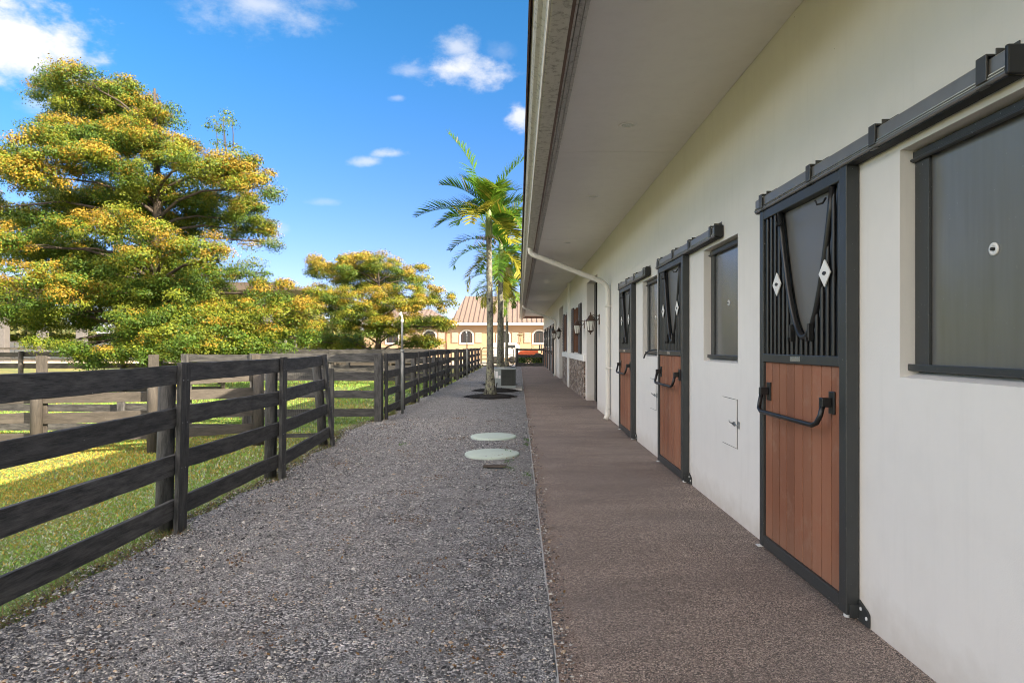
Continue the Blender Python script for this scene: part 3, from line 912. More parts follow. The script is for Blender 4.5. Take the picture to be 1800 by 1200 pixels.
fence('black four-board fence in the middle of the gravel edge, behind the tall grey lamp pole', [(-2.68, 13.06), (-2.66, 14.95), (-2.65, 17.05), (-2.64, 19.15), (-2.65, 21.2), (-2.65, 23.2), (-2.64, 25.2)], 1, group=FG, dz=-.02)
fence('cross fence leading away from the gap between the middle and far gravel-side fences', [(-2.68, 28.6), (-5.1, 28.7), (-7.5, 28.8), (-9.9, 28.9), (-12.3, 29.0)], -1, group=FG, dz=-.02)
fence('black four-board fence at the far gravel edge, ending at the tube gate', [(-2.68, 28.75), (-2.67, 31.2), (-2.66, 33.6), (-2.65, 36.0), (-2.63, 38.5), (-2.62, 41.2), (-2.60, 43.8)], 1, group=FG, dz=-.02)
fence('cross fence between the middle paddock and its grass lane', [(-3.0, 25.35), (-5.2, 25.45), (-7.4, 25.5), (-9.6, 25.6), (-11.8, 25.7), (-14, 25.8)], -1, group=FG, dz=-.02, battens=False)
fence('low black two-rail fence in the shade of the brown fence behind it', [(-11.5, 11.0), (-9.0, 11.0), (-6.6, 10.95), (-4.5, 10.9)], -1, rails=[(.47, .35), (.15, .03)], group=FG, post_r=.06, top=.55, battens=False)
R3 = [(1.03, .89), (.80, .655), (.52, .375), (.25, .11)]
fence('sunlit brown weathered fence with round posts, in the grass behind the near black fence', [(-9.1, 8.6), (-6.62, 9.05), (-5.22, 9.35), (-4.06, 10.15)], -1, rails=R3, mat='fence_brown', battens=True, group=FG, post_r=.075, top=1.08, dz=-.0)
fence('brown rail fence in front of the large orange tree', [(-21, 19.6), (-18, 19.7), (-15.0, 19.8), (-12.0, 19.9), (-9.0, 20.0)], -1, mat='fence_brown', group=FG, dz=-.05, battens=False)
fence('distant brown rail fence in the sun before the white wall', [(-46 + 3.4 * k, 45 - .1 * k) for k in range(12)], -1, mat='fence_brown', group=FG, battens=False, dz=0, post_r=.1)
fence('sunny cross fence beyond the second paddock', [(-15 + 2.45 * k, 36) for k in range(5)], -1, mat='fence_brown', group=FG, battens=False)
fence('short two-rail fence between the tube gate and the far barn corner', [(-.12, 45.9), (1.8, 45.95), (3.6, 46.0)], 1, group=FG, rails=[(1.22, 1.08), (.80, .62), (.22, -.02)], dz=0, post_r=.11, battens=False, top=1.27)

# wire mesh gate hanging between the near fence and the brown fence
t = empty('mesh_gate', (-3.9, 10.3, GZ)); tag(t, 'small black wire mesh gate leaning behind the leaning fence batten', 'gate')
mb = MB()
a, b = Vector((-3.85, 10.25, 0)), Vector((-2.98, 10.45, 0))
for p in (a, b): mb.obox(p + Vector((0, 0, .53)), (.03, 0, 0), (0, .02, 0), (0, 0, .55))
for z in (.03, 1.05): mb.board(a + Vector((0, 0, z)), b + Vector((0, 0, z)), .06, .03, 3, .001)
o = mb.build('gate_frame', M['fence']); o.location = -t.location; o.parent = t
mb = MB()
for k in range(1, 28):
    p = a.lerp(b, k / 28); mb.tube([p + Vector((0, 0, .05)), p + Vector((0, 0, 1.03))], .0022, 4, caps=False)
for k in range(1, 9): mb.tube([a + Vector((0, 0, .05 + k * .11)), b + Vector((0, 0, .05 + k * .11))], .0022, 4, caps=False)
o = mb.build('wire_mesh', M['bracket']); o.location = -t.location; o.parent = t

# tube gate across the end of the gravel
t = empty('tube_gate', (-2.52, 44.6, 0)); tag(t, 'olive tubular metal gate with rounded corners closing the end of the gravel path', 'gate')
g = MB(); x0, x1, y = .0, 2.18, 0
def rr(x0, x1, z0, z1, r=.22, n=6):
    p = []
    for cx, cz, a0 in ((x1 - r, z1 - r, 0), (x0 + r, z1 - r, 90), (x0 + r, z0 + r, 180), (x1 - r, z0 + r, 270)):
        for i in range(n + 1):
            a = R(a0 + 90 * i / n); p.append((cx + r * math.cos(a), 0, cz + r * math.sin(a)))
    return p + [p[0]]
g.tube(rr(x0, x1, .06, 1.30), .028, 8); g.build('gate_frame', M['gate'], t)
g = MB()
for z in (.28, .52, .78, 1.04): g.tube([(x0 + .01, 0, z), (x1 - .01, 0, z)], .024, 8)
g.tube([(1.1, 0, .07), (1.1, 0, 1.29)], .02, 8); g.build('gate_bar', M['gate'], t)

# ------------------------------------------------------------------ small things on the gravel
def lid(x, y, label):
    mb = MB(); mb.lathe((0, 0, -.034), [(.360, -.02), (.364, .012), (.365, .022), (.366, .038), (.358, .046), (.33, .050), (.12, .056), (.0, .057)], 56)
    o = mb.build('manhole_lid', M['lid'], loc=(x, y, 0)); tag(o, label, 'manhole lid', 'pale green tank lids in the gravel')
    k = MB()
    for a in (0.3, 2.4, 4.5): k.lathe((.31 * math.cos(a), .31 * math.sin(a), .016), [(.014, 0), (.013, .004), (.004, .006)], 8)
    k.build('lid_bolt', M['galv'], o)
lid(-.40, 10.45, 'farther round pale green lid in the gravel, nearer the palm')
lid(-.355, 8.78, 'nearer round pale green lid in the gravel, with dry leaves at its edge')
mb = MB(); mb.board((-.42, 7.86, .004), (-.15, 7.82, .012), .09, .016, 6, .006, up=(0, 1, .08))
tag(mb.build('board', M['bark'], origin=(-.3, 7.84, 0)), 'small dark piece of wood lying on the gravel in front of the nearer lid', 'wood scrap')

# air conditioner
ac = empty('air_conditioner', (-.49, 21.5, 0)); tag(ac, 'grey air conditioning unit with dark louvred side on a pad beside the palm trunks', 'air conditioner')
b = MB(); b.box(-.40, .40, .0, .80, .05, .12); b.box(-.41, .41, -.01, .81, .655, .70); b.box(-.395, -.08, .0, .03, .12, .655); b.box(-.395, -.365, .03, .80, .12, .655); b.box(.365, .395, .77, .80, .12, .655)
b.build('casing', M['grey_paint'], ac, bevel=.012)
b = MB(); b.box(-.36, .36, .035, .76, .125, .65)
b.build('coil', M['black_void'], ac)
b = MB()
for k in range(20): b.obox((.162, .012, .135 + k * .027), (.240, 0, 0), (0, .009, .004), (0, -.003, .007))
for x in (-.06, .10, .25): b.box(x, x + .012, -.004, .004, .12, .655)
for k in range(20): b.obox((.385, .40, .135 + k * .027), (.009, 0, .004), (0, .36, 0), (-.003, 0, .007))
b.build('louvre', M['grille'], ac)
b = MB(); b.lathe((0, .4, .70), [(.36, 0), (.36, .015), (.34, .02), (.33, .005)], 32)
for k in range(8): b.tube([(.06 * math.cos(k * .785), .4 + .06 * math.sin(k * .785), .715), (.34 * math.cos(k * .785), .4 + .34 * math.sin(k * .785), .712)], .004, 5)
for r in (.08, .14, .2, .26, .31): b.tube([(r * math.cos(a), .4 + r * math.sin(a), .716) for a in np.linspace(0, 2 * math.pi, 33)], .003, 5)
b.build('fan_guard', M['galv'], ac)
b = MB(); b.box(-.385, -.29, -.0035, -.001, .36, .62); b.box(-.27, -.19, -.0035, -.001, .38, .60); b.box(-.17, -.10, -.0035, -.001, .36, .46)
b.build('sticker', M['sticker'], ac)
b = MB(); b.tube([(-.22, -.02, .22), (-.22, -.09, .20), (-.25, -.12, .06), (-.30, -.14, .0)], .018, 8); b.build('pipe', M['black'], ac)
mb = MB(); mb.box(-.62, .62, -.10, .95, -.08, .045)
tag(mb.build('equipment_pad', M['concrete'], bevel=.012, loc=(-.50, 21.45, 0)), 'pale concrete pad under the air conditioning unit', 'concrete pad')

# slim lamp poles
def lamp(x, y, h, label):
    t = empty('lamp_post', (x, y, 0)); tag(t, label, 'lamp post', 'slim grey lamp poles by the fence')
    m = MB(); m.tube([(0, 0, -.05), (0, 0, h * .62)], .033, 12); m.tube([(0, 0, h * .62), (0, 0, h - .2)], .024, 12); m.lathe((0, 0, h * .62 - .02), [(.034, 0), (.040, .005), (.040, .04), (.025, .05)], 12)
    m.build('pole', M['pole'], t)
    m = MB(); m.tube([(0, 0, h - .2), (.0, 0, h - .10), (-.02, -.03, h - .03)], .020, 10); m.lathe((0, 0, h - .20), [(.028, 0), (.032, .01), (.032, .05), (.022, .06)], 12); m.build('bracket', M['white_paint'], t)
    m = MB(); m.lathe((-.04, -.05, h - .06), [(.0, 0), (.022, .0), (.035, .05), (.02, .08), (.0, .09)], 14, axis=(.3, .5, .8)); m.build('lamp_head', M['white_paint'], t)
lamp(-2.49, 14.0, 2.15, 'grey lamp pole with white head, the nearer of the two by the fence')
lamp(-2.35, 29.8, 2.08, 'thin grey lamp pole by the far fence, small against the ochre house')

# ------------------------------------------------------------------ palms
def frond(mat, length, arch, az, el, droop, tint, parent, n=34, leaf=.42, twist=0.0):
    """pinnate leaf: curved rachis with narrow drooping leaflets; built as one part"""
    pts = []; p = np.zeros(3); e = el
    m = 18; step = length / m
    for i in range(m + 1):
        pts.append(p.copy())
        d = np.array([math.cos(e) * math.cos(az), math.cos(e) * math.sin(az), math.sin(e)])
        p = p + d * step; e -= arch / m * (0.5 + 1.0 * i / m)
    pts = np.array(pts)
    V = []; Fq = []; Cc = []
    side0 = np.array([-math.sin(az), math.cos(az), 0.0])
    base = np.array(tint)
    def strip(P, w, col):
        b = len(V)
        for (q, s, k) in P:
            V.append(q - s * w * k); V.append(q + s * w * k); Cc.append(col); Cc.append(col)
        for i in range(len(P) - 1):
            Fq.append((b + 2 * i, b + 2 * i + 1, b + 2 * i + 3, b + 2 * i + 2))
    # rachis as two crossed ribbons
    up0 = np.array([0, 0, 1.0])
    strip([(q, side0, 1 - .8 * i / m) for i, q in enumerate(pts)], .016, base * 1.5)
    strip([(q - up0 * .008, up0, 1 - .8 * i / m) for i, q in enumerate(pts)], .010, base * 1.5)
    for j in range(n):
        k = .12 + .88 * (j + random.random() * .5) / n
        f_ = k * m; i = min(int(f_), m - 1); q = pts[i] + (pts[i + 1] - pts[i]) * (f_ - i)
        tdir = pts[min(i + 1, m)] - pts[i]; tdir = tdir / np.linalg.norm(tdir)
        nup = np.cross(side0, tdir); nup = nup / np.linalg.norm(nup)
        if nup[2] < 0 and abs(tdir[2]) < .9: nup = -nup
        L = leaf * (math.sin(math.pi * min(1, .18 + .80 * k)) ** .6 + .12) * random.uniform(.85, 1.1)
        for sgn in (-1, 1):
            if random.random() < .04: continue
            d = side0 * sgn * .80 + tdir * (.55 + .25 * k) + nup * (.32 + random.uniform(-.12, .22) + twist * sgn)
            d = d / np.linalg.norm(d)
            w = np.cross(d, nup); w = w / (np.linalg.norm(w) + 1e-6)
            col = base * random.uniform(.7, 1.3) + np.array([.03, .015, 0]) * random.random()
            if random.random() < .05: col = np.array([.38, .32, .05]) * random.uniform(.7, 1)
            P = []; qq = q.copy(); dd = d.copy()
            for s in range(4):
                P.append((qq.copy(), w, (.55, 1.0, .75, .06)[s]))
                qq = qq + dd * L / 3; dd = dd + np.array([0, 0, -1]) * droop * (.25 + s * .22); dd = dd / np.linalg.norm(dd)
            strip(P, .023, col)
    return np_mesh('frond', np.array(V), np.array(Fq), mat, np.array(Cc), parent)

def palm(x, y, h, label, sc=1.0, lean=(0, 0), nf=15, seed=0, spec=None):
    random.seed(100 + seed)
    t = empty('palm_tree', (x, y, 0)); tag(t, label, 'palm tree', 'palm trees in a row along the gravel')
    m = MB(); pts = []; rr_ = []
    for i in range(15):
        k = i / 14; pts.append((lean[0] * k * k, lean[1] * k * k, -.05 + h * k))
        rr_.append((.13 * math.exp(-k * 14) + .102 - .024 * k) * sc * random.uniform(.98, 1.02))
    m.tube(pts, rr_, 18, jit=.015); m.build('trunk', M['palm_bark'], t)
    top = Vector((lean[0], lean[1], h))
    m = MB(); m.tube([top + Vector((0, 0, -.06)), top + Vector((0, 0, .05)), top + Vector((0, 0, .45)), top + Vector((0, 0, .85)), top + Vector((0, 0, 1.05))], [.088 * sc, .105 * sc, .098 * sc, .07 * sc, .045 * sc], 14)
    m.build('crownshaft', M['palm_green'], t)
    cr = top + Vector((0, 0, .9))
    greens = [(.045, .135, .014), (.065, .165, .017), (.10, .20, .02), (.27, .27, .03)]
    for (azd, eld, L, arch, ti) in (spec or ()):
        f = frond(M['palm_leaf'], L, R(arch), R(azd), R(eld), .30, greens[ti], t, n=42, leaf=.56 * sc)
        f.location = cr - Vector((0, 0, .35 * (1 - max(0, eld) / 80)))
    for i in range(0 if spec else nf):
        az = i * 2.399 + random.uniform(-.25, .25); k = i / (nf - 1)
        el = R(78 - 100 * k + random.uniform(-8, 8)); L = (2.05 + .25 * math.sin(math.pi * k)) * sc * random.uniform(.9, 1.08)
        tint = greens[0 if k < .5 else 1] if random.random() < .7 else greens[2]
        if k > .8 and random.random() < .6: tint = greens[3]
        if math.cos(az) > .35 and el < R(38): L *= .62                     # fronds over the eave are cut short
        f = frond(M['palm_leaf'], L, R((38 if k < .35 else 62) + 40 * random.random()), az, el, .45, tint, t, n=44, leaf=.50 * sc)
        f.location = cr - Vector((0, 0, .30 * k))
    # spent flower stalk below the crown
    m = MB()
    for k in range(26):
        a = random.uniform(0, 6.28); r = random.uniform(.15, .45) * sc
        p1 = top + Vector((.09 * math.cos(a), .09 * math.sin(a), -.05)); 
        m.tube([p1, p1 + Vector((r * .6 * math.cos(a), r * .6 * math.sin(a), .08)), p1 + Vector((r * math.cos(a + .3), r * math.sin(a + .3), -.12 - random.random() * .15))], .004, 4, caps=False)
    m.build('flower_stalk', M['house_pink'], t)
    # mulch ring
    V = [(0, 0, .10)]; Fq = []
    return t
palm(-.80, 18.5, 4.55, 'nearest and tallest palm, mottled trunk rising from a dark mulch ring', 1.0, (-.05, .2), 17, 1, spec=[
    (172, 72, 2.5, 30, 1), (12, 66, 2.2, 42, 1), (186, 48, 1.55, 55, 0), (176, 18, 2.15, 50, 0), (2, 30, 1.7, 50, 1), (-75, 45, 1.6, 95, 2), (-105, 14, 1.75, 85, 3), (80, 40, 1.9, 60, 0),
    (203, 6, 1.65, 55, 0), (-14, 2, 1.25, 50, 0), (232, 8, 1.5, 70, 1), (312, 8, 1.6, 75, 2), (62, 32, 1.9, 60, 0), (128, 34, 1.9, 60, 0), (38, -8, 1.15, 40, 0), (-55, -20, 1.5, 45, 3), (-80, 62, 1.15, 110, 2), (140, 62, 1.5, 50, 0), (45, 55, 1.4, 60, 0)])
palm(-.70, 24.2, 4.30, 'second palm in the row, directly behind the air conditioning unit', 1.08, (.05, 0), 20, 2)
palm(-.88, 35.0, 4.4, 'third palm in the row, thin grey trunk before the tube gate', 1.05, (0, 0), 17, 5)
palm(-.78, 42.8, 4.3, 'farthest palm, standing just before the tube gate', 1.05, (.05, 0), 17, 8)
random.seed(21)
def mulch(x, y, rx, ry, label):
    n, mr = 40, 7; V = []; 
    for j in range(mr + 1):
        for i in range(n):
            a = 2 * math.pi * i / n; k = j / mr
            e = 1 + .10 * math.sin(3 * a + x) + .07 * math.sin(7 * a)
            V.append((rx * k * e * math.cos(a), ry * k * e * math.sin(a), .075 * (1 - k * k) + random.uniform(0, .022) * (j < mr) - .012 * (j == mr) + .0))
    Fq = [(j * n + i, j * n + (i + 1) % n, (j + 1) * n + (i + 1) % n, (j + 1) * n + i) for j in range(mr) for i in range(n)]
    # bark chips
    V = list(V); F4 = list(Fq)
    for k in range(500):
        a = random.uniform(0, 6.28); r = math.sqrt(random.random()) * 1.1
        c = np.array([rx * r * math.cos(a), ry * r * math.sin(a), .075 * max(0, 1 - r * r) + .012])
        d = np.array([random.uniform(-1, 1), random.uniform(-1, 1), random.uniform(-.3, .5)]) * .03
        s = np.array([-d[1], d[0], random.uniform(-.01, .01)]) * .4
        b = len(V); V += [tuple(c - d - s), tuple(c + d - s), tuple(c + d + s), tuple(c - d + s)]; F4.append((b, b + 1, b + 2, b + 3))
    o = np_mesh('mulch_ring', np.array(V), np.array(F4), M['mulch']); o.location = (x, y, 0)
    tag(o, label, 'mulch', 'dark mulch rings in the gravel')
mulch(-.78, 18.5, .70, .55, 'dark mulch ring round the foot of the nearest palm')
mulch(-.72, 20.9, .72, .42, 'dark mulch patch in front of the air conditioning unit')
mulch(-.70, 24.2, .6, .6, 'dark mulch ring round the second palm, behind the air conditioning unit')
mulch(-.80, 42.8, .7, .7, 'dark mulch ring round the farthest palm')
mulch(-.88, 35.0, .6, .6, 'dark mulch ring round the third palm')

# ------------------------------------------------------------------ broadleaf trees
def leaf_mesh(name, C, size, nrm, colors, parent, mat=None):
    """C (N,3) leaf centres, each a folded rhombus"""
    N = len(C)
    r = rng.normal(size=(N, 3)); d = np.cross(nrm, r); d /= np.linalg.norm(d, axis=1, keepdims=True) + 1e-9
    s = np.cross(nrm, d)
    L = size[:, None]
    v = np.stack([C - d * L * .5, C + s * L * .30, C + d * L * .55, C - s * L * .30], 1).reshape(-1, 3)
    f = np.arange(N * 4).reshape(N, 4)
    return np_mesh(name, v, f, mat or M['leaf'], np.repeat(colors, 4, 0), parent)

def tree(label, base, pads, Y, green, orange, olive, density, leaf, trunk_r, zsplit, thick, seed, group=None, csp=1.0, lden=1.0, org_bias=0.0):
    """pads: flattened leaf layers (X, Y, Z, rx, ry, rz, orange share) in metres about the trunk"""
    g = np.random.default_rng(seed); random.seed(seed)
    t = empty('tree', base); tag(t, label, 'tree', group)
    B = np.array(base); Cs = []; cols = []; nr = []
    lim = MB()
    hmax = max(p[2] for p in pads)
    lim.tube([(0, 0, -.1), (.05, 0, .5), (.0, .05, zsplit), (.1, .1, (zsplit + hmax) / 2), (.0, .1, hmax * .95)], [trunk_r * 1.35, trunk_r, trunk_r * .85, trunk_r * .5, trunk_r * .12], 12, jit=.05)
    for (px, py, pz, rx, ry, rz, osh) in pads:
        q = Vector((px, py, pz - rz * .25))
        if rx < .36:
            lim.tube([(px * .99 + .06, py, pz - .9), (px + .03, py, pz - .4), q + Vector((0, 0, rz * .5))], [.020, .014, .006], 5, caps=False)
        r0 = math.hypot(px, py) if rx >= .36 else 0
        z0 = max(zsplit * .8, min(pz - .15 * r0 - .3, hmax * .8))
        s = Vector((0, .05, z0)); mid = s.lerp(q, .5) + Vector((0, 0, .12 * r0))
        rb = trunk_r * .30 * (1 - .5 * z0 / hmax)
        if rx >= .36: lim.tube([s, s.lerp(mid, .5) + Vector((0, 0, .05 * r0)), mid, mid.lerp(q, .6), q], [rb, rb * .8, rb * .6, rb * .4, rb * .2], 7, caps=False)
        for k in range(4 if rx >= .36 else 0):
            a = random.uniform(0, 6.28); e = q + Vector((rx * .7 * math.cos(a), ry * .7 * math.sin(a), rz * random.uniform(-.2, .5)))
            st = mid.lerp(q, random.uniform(.3, 1)); lim.tube([st, st.lerp(e, .5) + Vector((0, 0, .06)), e], [rb * .28, rb * .2, rb * .08], 5, caps=False)
        # domed leaf clumps through the layer
        ncl = max(3 if rx < .36 else 6, int(density * rx * ry))
        u = g.normal(size=(ncl, 3)); u /= np.linalg.norm(u, axis=1, keepdims=True)
        cc = u * (g.random(ncl) ** .40)[:, None] * np.array([rx, ry, rz])
        cc[:, 2] -= .22 * (cc[:, 0] ** 2 / rx ** 2 + cc[:, 1] ** 2 / ry ** 2) * rz
        for c0 in cc:
            cr = g.uniform(.24, .50) * csp * (1 if rx >= .36 else .62); m = int(g.uniform(700, 1000) * cr * lden * (1 if rx >= .36 else .22))
            o = g.normal(size=(m, 3)); o /= np.linalg.norm(o, axis=1, keepdims=True)
            o[:, 2] = np.where((o[:, 2] < -.2) & (g.random(m) < .5), -o[:, 2], o[:, 2])
            un = o.copy()
            o *= (g.random(m) ** .38)[:, None] * np.array([cr, cr, cr * .62]) * (1 + .22 * np.sin(un[:, :1] * 9 + c0[0] * 5) * np.sin(un[:, 1:2] * 8 + c0[1] * 3))
            P = c0 + o + np.array([px, py, pz])
            hgt = c0[2] / rz                                             # new growth flushes orange on the tops of the layers
            pc = .36 + .55 * hgt + (osh - .5) * 1.5 + org_bias + g.normal(0, .16)
            pr = np.clip(pc + .42 * un[:, 2] + g.normal(0, .10, m), 0, 1)
            pick = np.where(g.random(m) < .84, g.random(), g.random(m))
            col = np.where((pick < pr * .50)[:, None], np.array(orange), np.where((pick < pr * .55 + .36)[:, None], np.array(olive), np.array(green)))
            col = col * g.uniform(.82, 1.18, (m, 1)) * g.uniform(.85, 1.15) + g.normal(0, .005, (m, 3))
            n_ = np.array([0, 0, .25]) + un + g.normal(size=(m, 3)) * .42
            Cs.append(P); cols.append(np.clip(col, .004, .8)); nr.append(n_ / np.linalg.norm(n_, axis=1, keepdims=True))
    C = np.concatenate(Cs); cols = np.concatenate(cols); nr = np.concatenate(nr)
    lim.build('trunk', M['bark'], t)
    leaf_mesh('crown', C, g.uniform(.7, 1.3, len(C)) * leaf, nr, cols, t)
    return t
def px_pads(lst, base, Y, seed, depth):
    """layer list measured as width/height -> metres about the trunk, spread through the crown's depth"""
    g = np.random.default_rng(seed); out = []; k = Y / F
    for it in lst:
        (x, y, rx, rz, osh) = it[:5]
        dy = it[5] if len(it) > 5 else g.uniform(-depth, depth)
        kk = (Y + dy) / F
        X = (x - 911.5) * kk - base[0]; Z = H - (y - 607) * kk - base[2]
        out.append((X, dy, Z, rx * kk, max(rx * kk * .8, .5), rz * kk, osh))
    return out
GR, OR_, OL = (.068, .125, .016), (.305, .205, .024), (.165, .20, .020)
T1 = [
 (150, 140, 62, 20, .6, 0), (95, 155, 52, 20, .45), (205, 165, 68, 26, .6), (270, 205, 48, 20, .5), (180, 195, 105, 30, .4, 1.2), (120, 232, 70, 26, .45),
 (85, 245, 34, 22, .35), (210, 240, 95, 28, .5), (280, 262, 74, 30, .6), (150, 275, 90, 26, .7, -1.6), (25, 262, 42, 18, .8), (335, 282, 60, 26, .6), (60, 300, 95, 32, .9, -2.0),
 (-20, 285, 60, 30, .7), (-40, 360, 70, 35, .5), (398, 300, 74, 32, .8, -.8), (448, 325, 46, 26, .7), (370, 345, 95, 36, .35, 1.0), (250, 330, 90, 34, .35), (180, 345, 110, 36, .2, 1.5), (120, 370, 60, 30, .3),
 (395, 232, 12, 12, .2, -.8), (398, 262, 10, 18, .2, -.8), (408, 212, 10, 10, .3, -.8), (380, 224, 14, 8, .2, -.8), (414, 268, 16, 14, .4, -.8), (392, 204, 7, 8, .2, -.8), (400, 290, 14, 16, .4, -.8),
 (300, 385, 110, 34, .2, 1.8), (60, 385, 80, 28, .2, 1.2), (10, 425, 52, 26, .8, -2.2), (150, 400, 70, 26, .6, -1.5), (235, 395, 60, 32, .85, -2.6), (250, 440, 55, 24, .8, -2.7), (330, 430, 70, 26, .85, -2.4), (385, 455, 36, 26, .8, -2.2),
 (100, 440, 95, 34, .2, .5), (210, 465, 110, 36, .12, 1), (330, 480, 95, 36, .12, .6), (440, 400, 46, 26, .6), (460, 420, 28, 22, .7), (420, 380, 60, 28, .3, 1.2),
 (55, 490, 80, 26, .85, -2.4), (140, 510, 66, 28, .7, -2.2), (20, 540, 60, 32, .3), (230, 530, 100, 36, .1, .6), (120, 560, 75, 24, .1, 0),
 (380, 540, 85, 34, .2, .8), (440, 480, 40, 24, .3), (470, 510, 46, 30, .6, -.6), (330, 560, 80, 34, .15, -1.6), (520, 545, 40, 22, .85, -.8), (485, 570, 50, 26, .6, -.6), (430, 585, 60, 26, .4, -1.2),
 (385, 612, 90, 22, .35, -1.8), (300, 615, 80, 26, .2, -2.0), (200, 618, 55, 18, .1, -2), (150, 632, 34, 12, .1, -1.8), (250, 590, 70, 26, .1, -.4), (70, 540, 60, 18, .15, -2), (130, 612, 30, 8, .05, -2.2), (85, 604, 25, 5, .05, -1.8),
 (470, 600, 55, 20, .3, -1.0), (520, 590, 36, 22, .45, -.4), (350, 590, 80, 26, .2, -2.3), (260, 565, 90, 26, .15, -1.8), (300, 520, 90, 32, .12, -1.2), (190, 475, 80, 28, .15, -1.0), (60, 430, 70, 24, .25, -.8), (410, 545, 60, 26, .3, -1.4), (445, 615, 40, 14, .45, -.5), (545, 535, 22, 18, .9, -.3), (-60, 470, 70, 40, .5), (-50, 545, 60, 30, .4),
]
b1 = (-11.35, 20.3, GZ)
tree('large layered tree with orange tipped green crown filling the left of the view', b1, px_pads(T1, b1, 20.3, 5, 2.2), 20.3, GR, OR_, OL, 27, .058, .26, 1.9, 0, 5, lden=1.0)
T2 = [
 (560, 466, 34, 12, .6), (600, 470, 44, 16, .55), (635, 456, 34, 12, .75, 0), (660, 470, 60, 20, .5), (715, 480, 40, 18, .7), (738, 490, 22, 22, .7), (575, 485, 34, 14, .3), (650, 495, 60, 20, .4), (715, 510, 34, 20, .75, -1.2),
 (560, 515, 34, 14, .6, -.5), (600, 520, 46, 18, .6, -1.2), (665, 520, 40, 18, .5, -1), (750, 520, 36, 18, .6), (785, 530, 26, 14, .75), (720, 535, 50, 20, .8, -1.5), (640, 545, 55, 16, .6, -1.4), (590, 545, 36, 18, .6),
 (690, 560, 46, 16, .6, -1.6), (755, 560, 44, 16, .45), (610, 568, 46, 14, .5, -1.5), (780, 572, 22, 12, .5), (660, 580, 44, 12, .5, -1.5), (555, 575, 30, 14, .3), (735, 600, 42, 9, .6, -.6), (570, 600, 40, 12, .05, .5), (610, 605, 45, 10, .1, .8), (755, 608, 20, 6, .5, -.6),
 (720, 580, 30, 12, .5), (530, 560, 22, 20, .6), (540, 535, 26, 14, .7),
]
b2 = (-6.9, 32.0, GZ)
tree('medium spreading yellow-orange tree between the big tree and the ochre house', b2, px_pads(T2, b2, 32.0, 9, 1.8), 32, (.082, .135, .016), (.31, .22, .024), (.20, .22, .020), 16, .076, .19, 1.0, 0, 9, csp=1.1, lden=.85)
random.seed(77)

# ------------------------------------------------------------------ background
# ochre house with standing seam roof
hy = 62.0; k = hy / F
hx = lambda px: (px - 911.5) * k
hz = lambda py: H - (py - 607) * k
house = empty('house', (hx(850), hy, GZ)); tag(house, 'ochre stucco house with tan metal roof, arched windows and pinkish shutters', 'house')
def hp(mb, nm, mat, par=None, bev=0.0):
    o = mb.build(nm, mat, bevel=bev)
    if par is None: o.location = -house.location; o.parent = house
    else: o.parent = par
    return o
XL, XR, DP = hx(640), hx(1120), 15.0
ez = hz(572)
mb = MB(); mb.box(XL, XR, hy, hy + DP, GZ - .2, ez + .05); hp(mb, 'wall', M['house_wall'])
oh = .78
def roof(x0, x1, y0, y1, z, rise, hipr, nm, seams=True, xs=None):
    d = (y1 - y0) / 2; ym = (y0 + y1) / 2
    m = MB(); A, B, C_, D = (x0, y0, z), (x1, y0, z), (x1, y1, z), (x0, y1, z)
    E, G = (x0 + hipr, ym, z + rise), (x1 - hipr, ym, z + rise)
    m.face([A, B, G, E]); m.face([C_, D, E, G]); m.face([D, A, E]); m.face([B, C_, G])
    o = hp(m, 'roof', M['roof_tan'])
    s = MB(); x = x0 + .3
    while x < x1 - .2:
        t = min(1, (x - x0) / hipr, (x1 - x) / hipr)
        s.tube([(x, y0, z + .03), (x, y0 + d * t, z + rise * t + .03)], .035, 4, caps=False); x += .46
    c = s.build('roof_seam', M['seam'], o); c.parent = o
    tr = MB(); tr.box(x0 + .01, x1 - .01, y0 + .02, y0 + .12, z - .26, z - .01); tr.box(x0 + .01, x0 + .1, y0 + .13, y1, z - .26, z - .01); hp(tr, 'eave_trim', M['house_trim'])
    sf = MB(); sf.box(x0 + .11, x1 - .11, y0 + .13, y1 - .1, z - .12, z - .06); hp(sf, 'eave_soffit', M['house_wall'])
roof(hx(793), XR + oh, hy - oh, hy + DP + oh, hz(567), 3.05, .75, 'main')
roof(XL - oh, hx(792), hy - oh + .02, hy + DP * .6, hz(567) - .003, 1.5, 2.4, 'wing')
def house_window(px, w=20.5, hgt=21):
    x = hx(px); hw = w / 2 * k; z0 = hz(602); zs = hz(590); 
    def arch(r_w, z_base, extra):
        pts = [(x - r_w, 0, z_base), (x + r_w, 0, z_base)]
        rise = hz(581.5) - zs + extra
        for a in np.linspace(0, math.pi, 15): pts.append((x + r_w * math.cos(a), 0, zs + rise * math.sin(a)))
        return pts
    o_ = arch(hw + .14, z0 - .16, .16); i_ = arch(hw, z0, 0)
    m = MB()
    m.prism([(p[0], hy - .07, p[2]) for p in reversed(o_)], (0, .069, 0))
    f_ = hp(m, 'window', M['house_trim'])
    m = MB(); m.prism([(p[0], hy - .078, p[2]) for p in reversed(i_)], (0, .006, 0))
    c = m.build('pane', M['shutter'], f_)
    m = MB()
    for q in (-.33, 0, .33): m.box(x + q * hw * 2 - .012, x + q * hw * 2 + .012, hy - .088, hy - .0795, z0 + .02, zs + .2)
    c = m.build('mullion', M['bronze'], f_)
    for s in (-1, 1):
        xc = x + s * (hw + .22 + .34)
        m = MB(); m.box(xc - .30, xc + .30, hy - .09, hy - .02, z0 - .02, hz(584))
        for zz in np.arange(z0 + .06, hz(584) - .05, .16): m.box(xc - .24, xc + .24, hy - .10, hy - .091, zz, zz + .09)
        hp(m, 'shutter', M['house_pink'])
for px in (690, 755.5, 820.5, 885, 948): house_window(px)
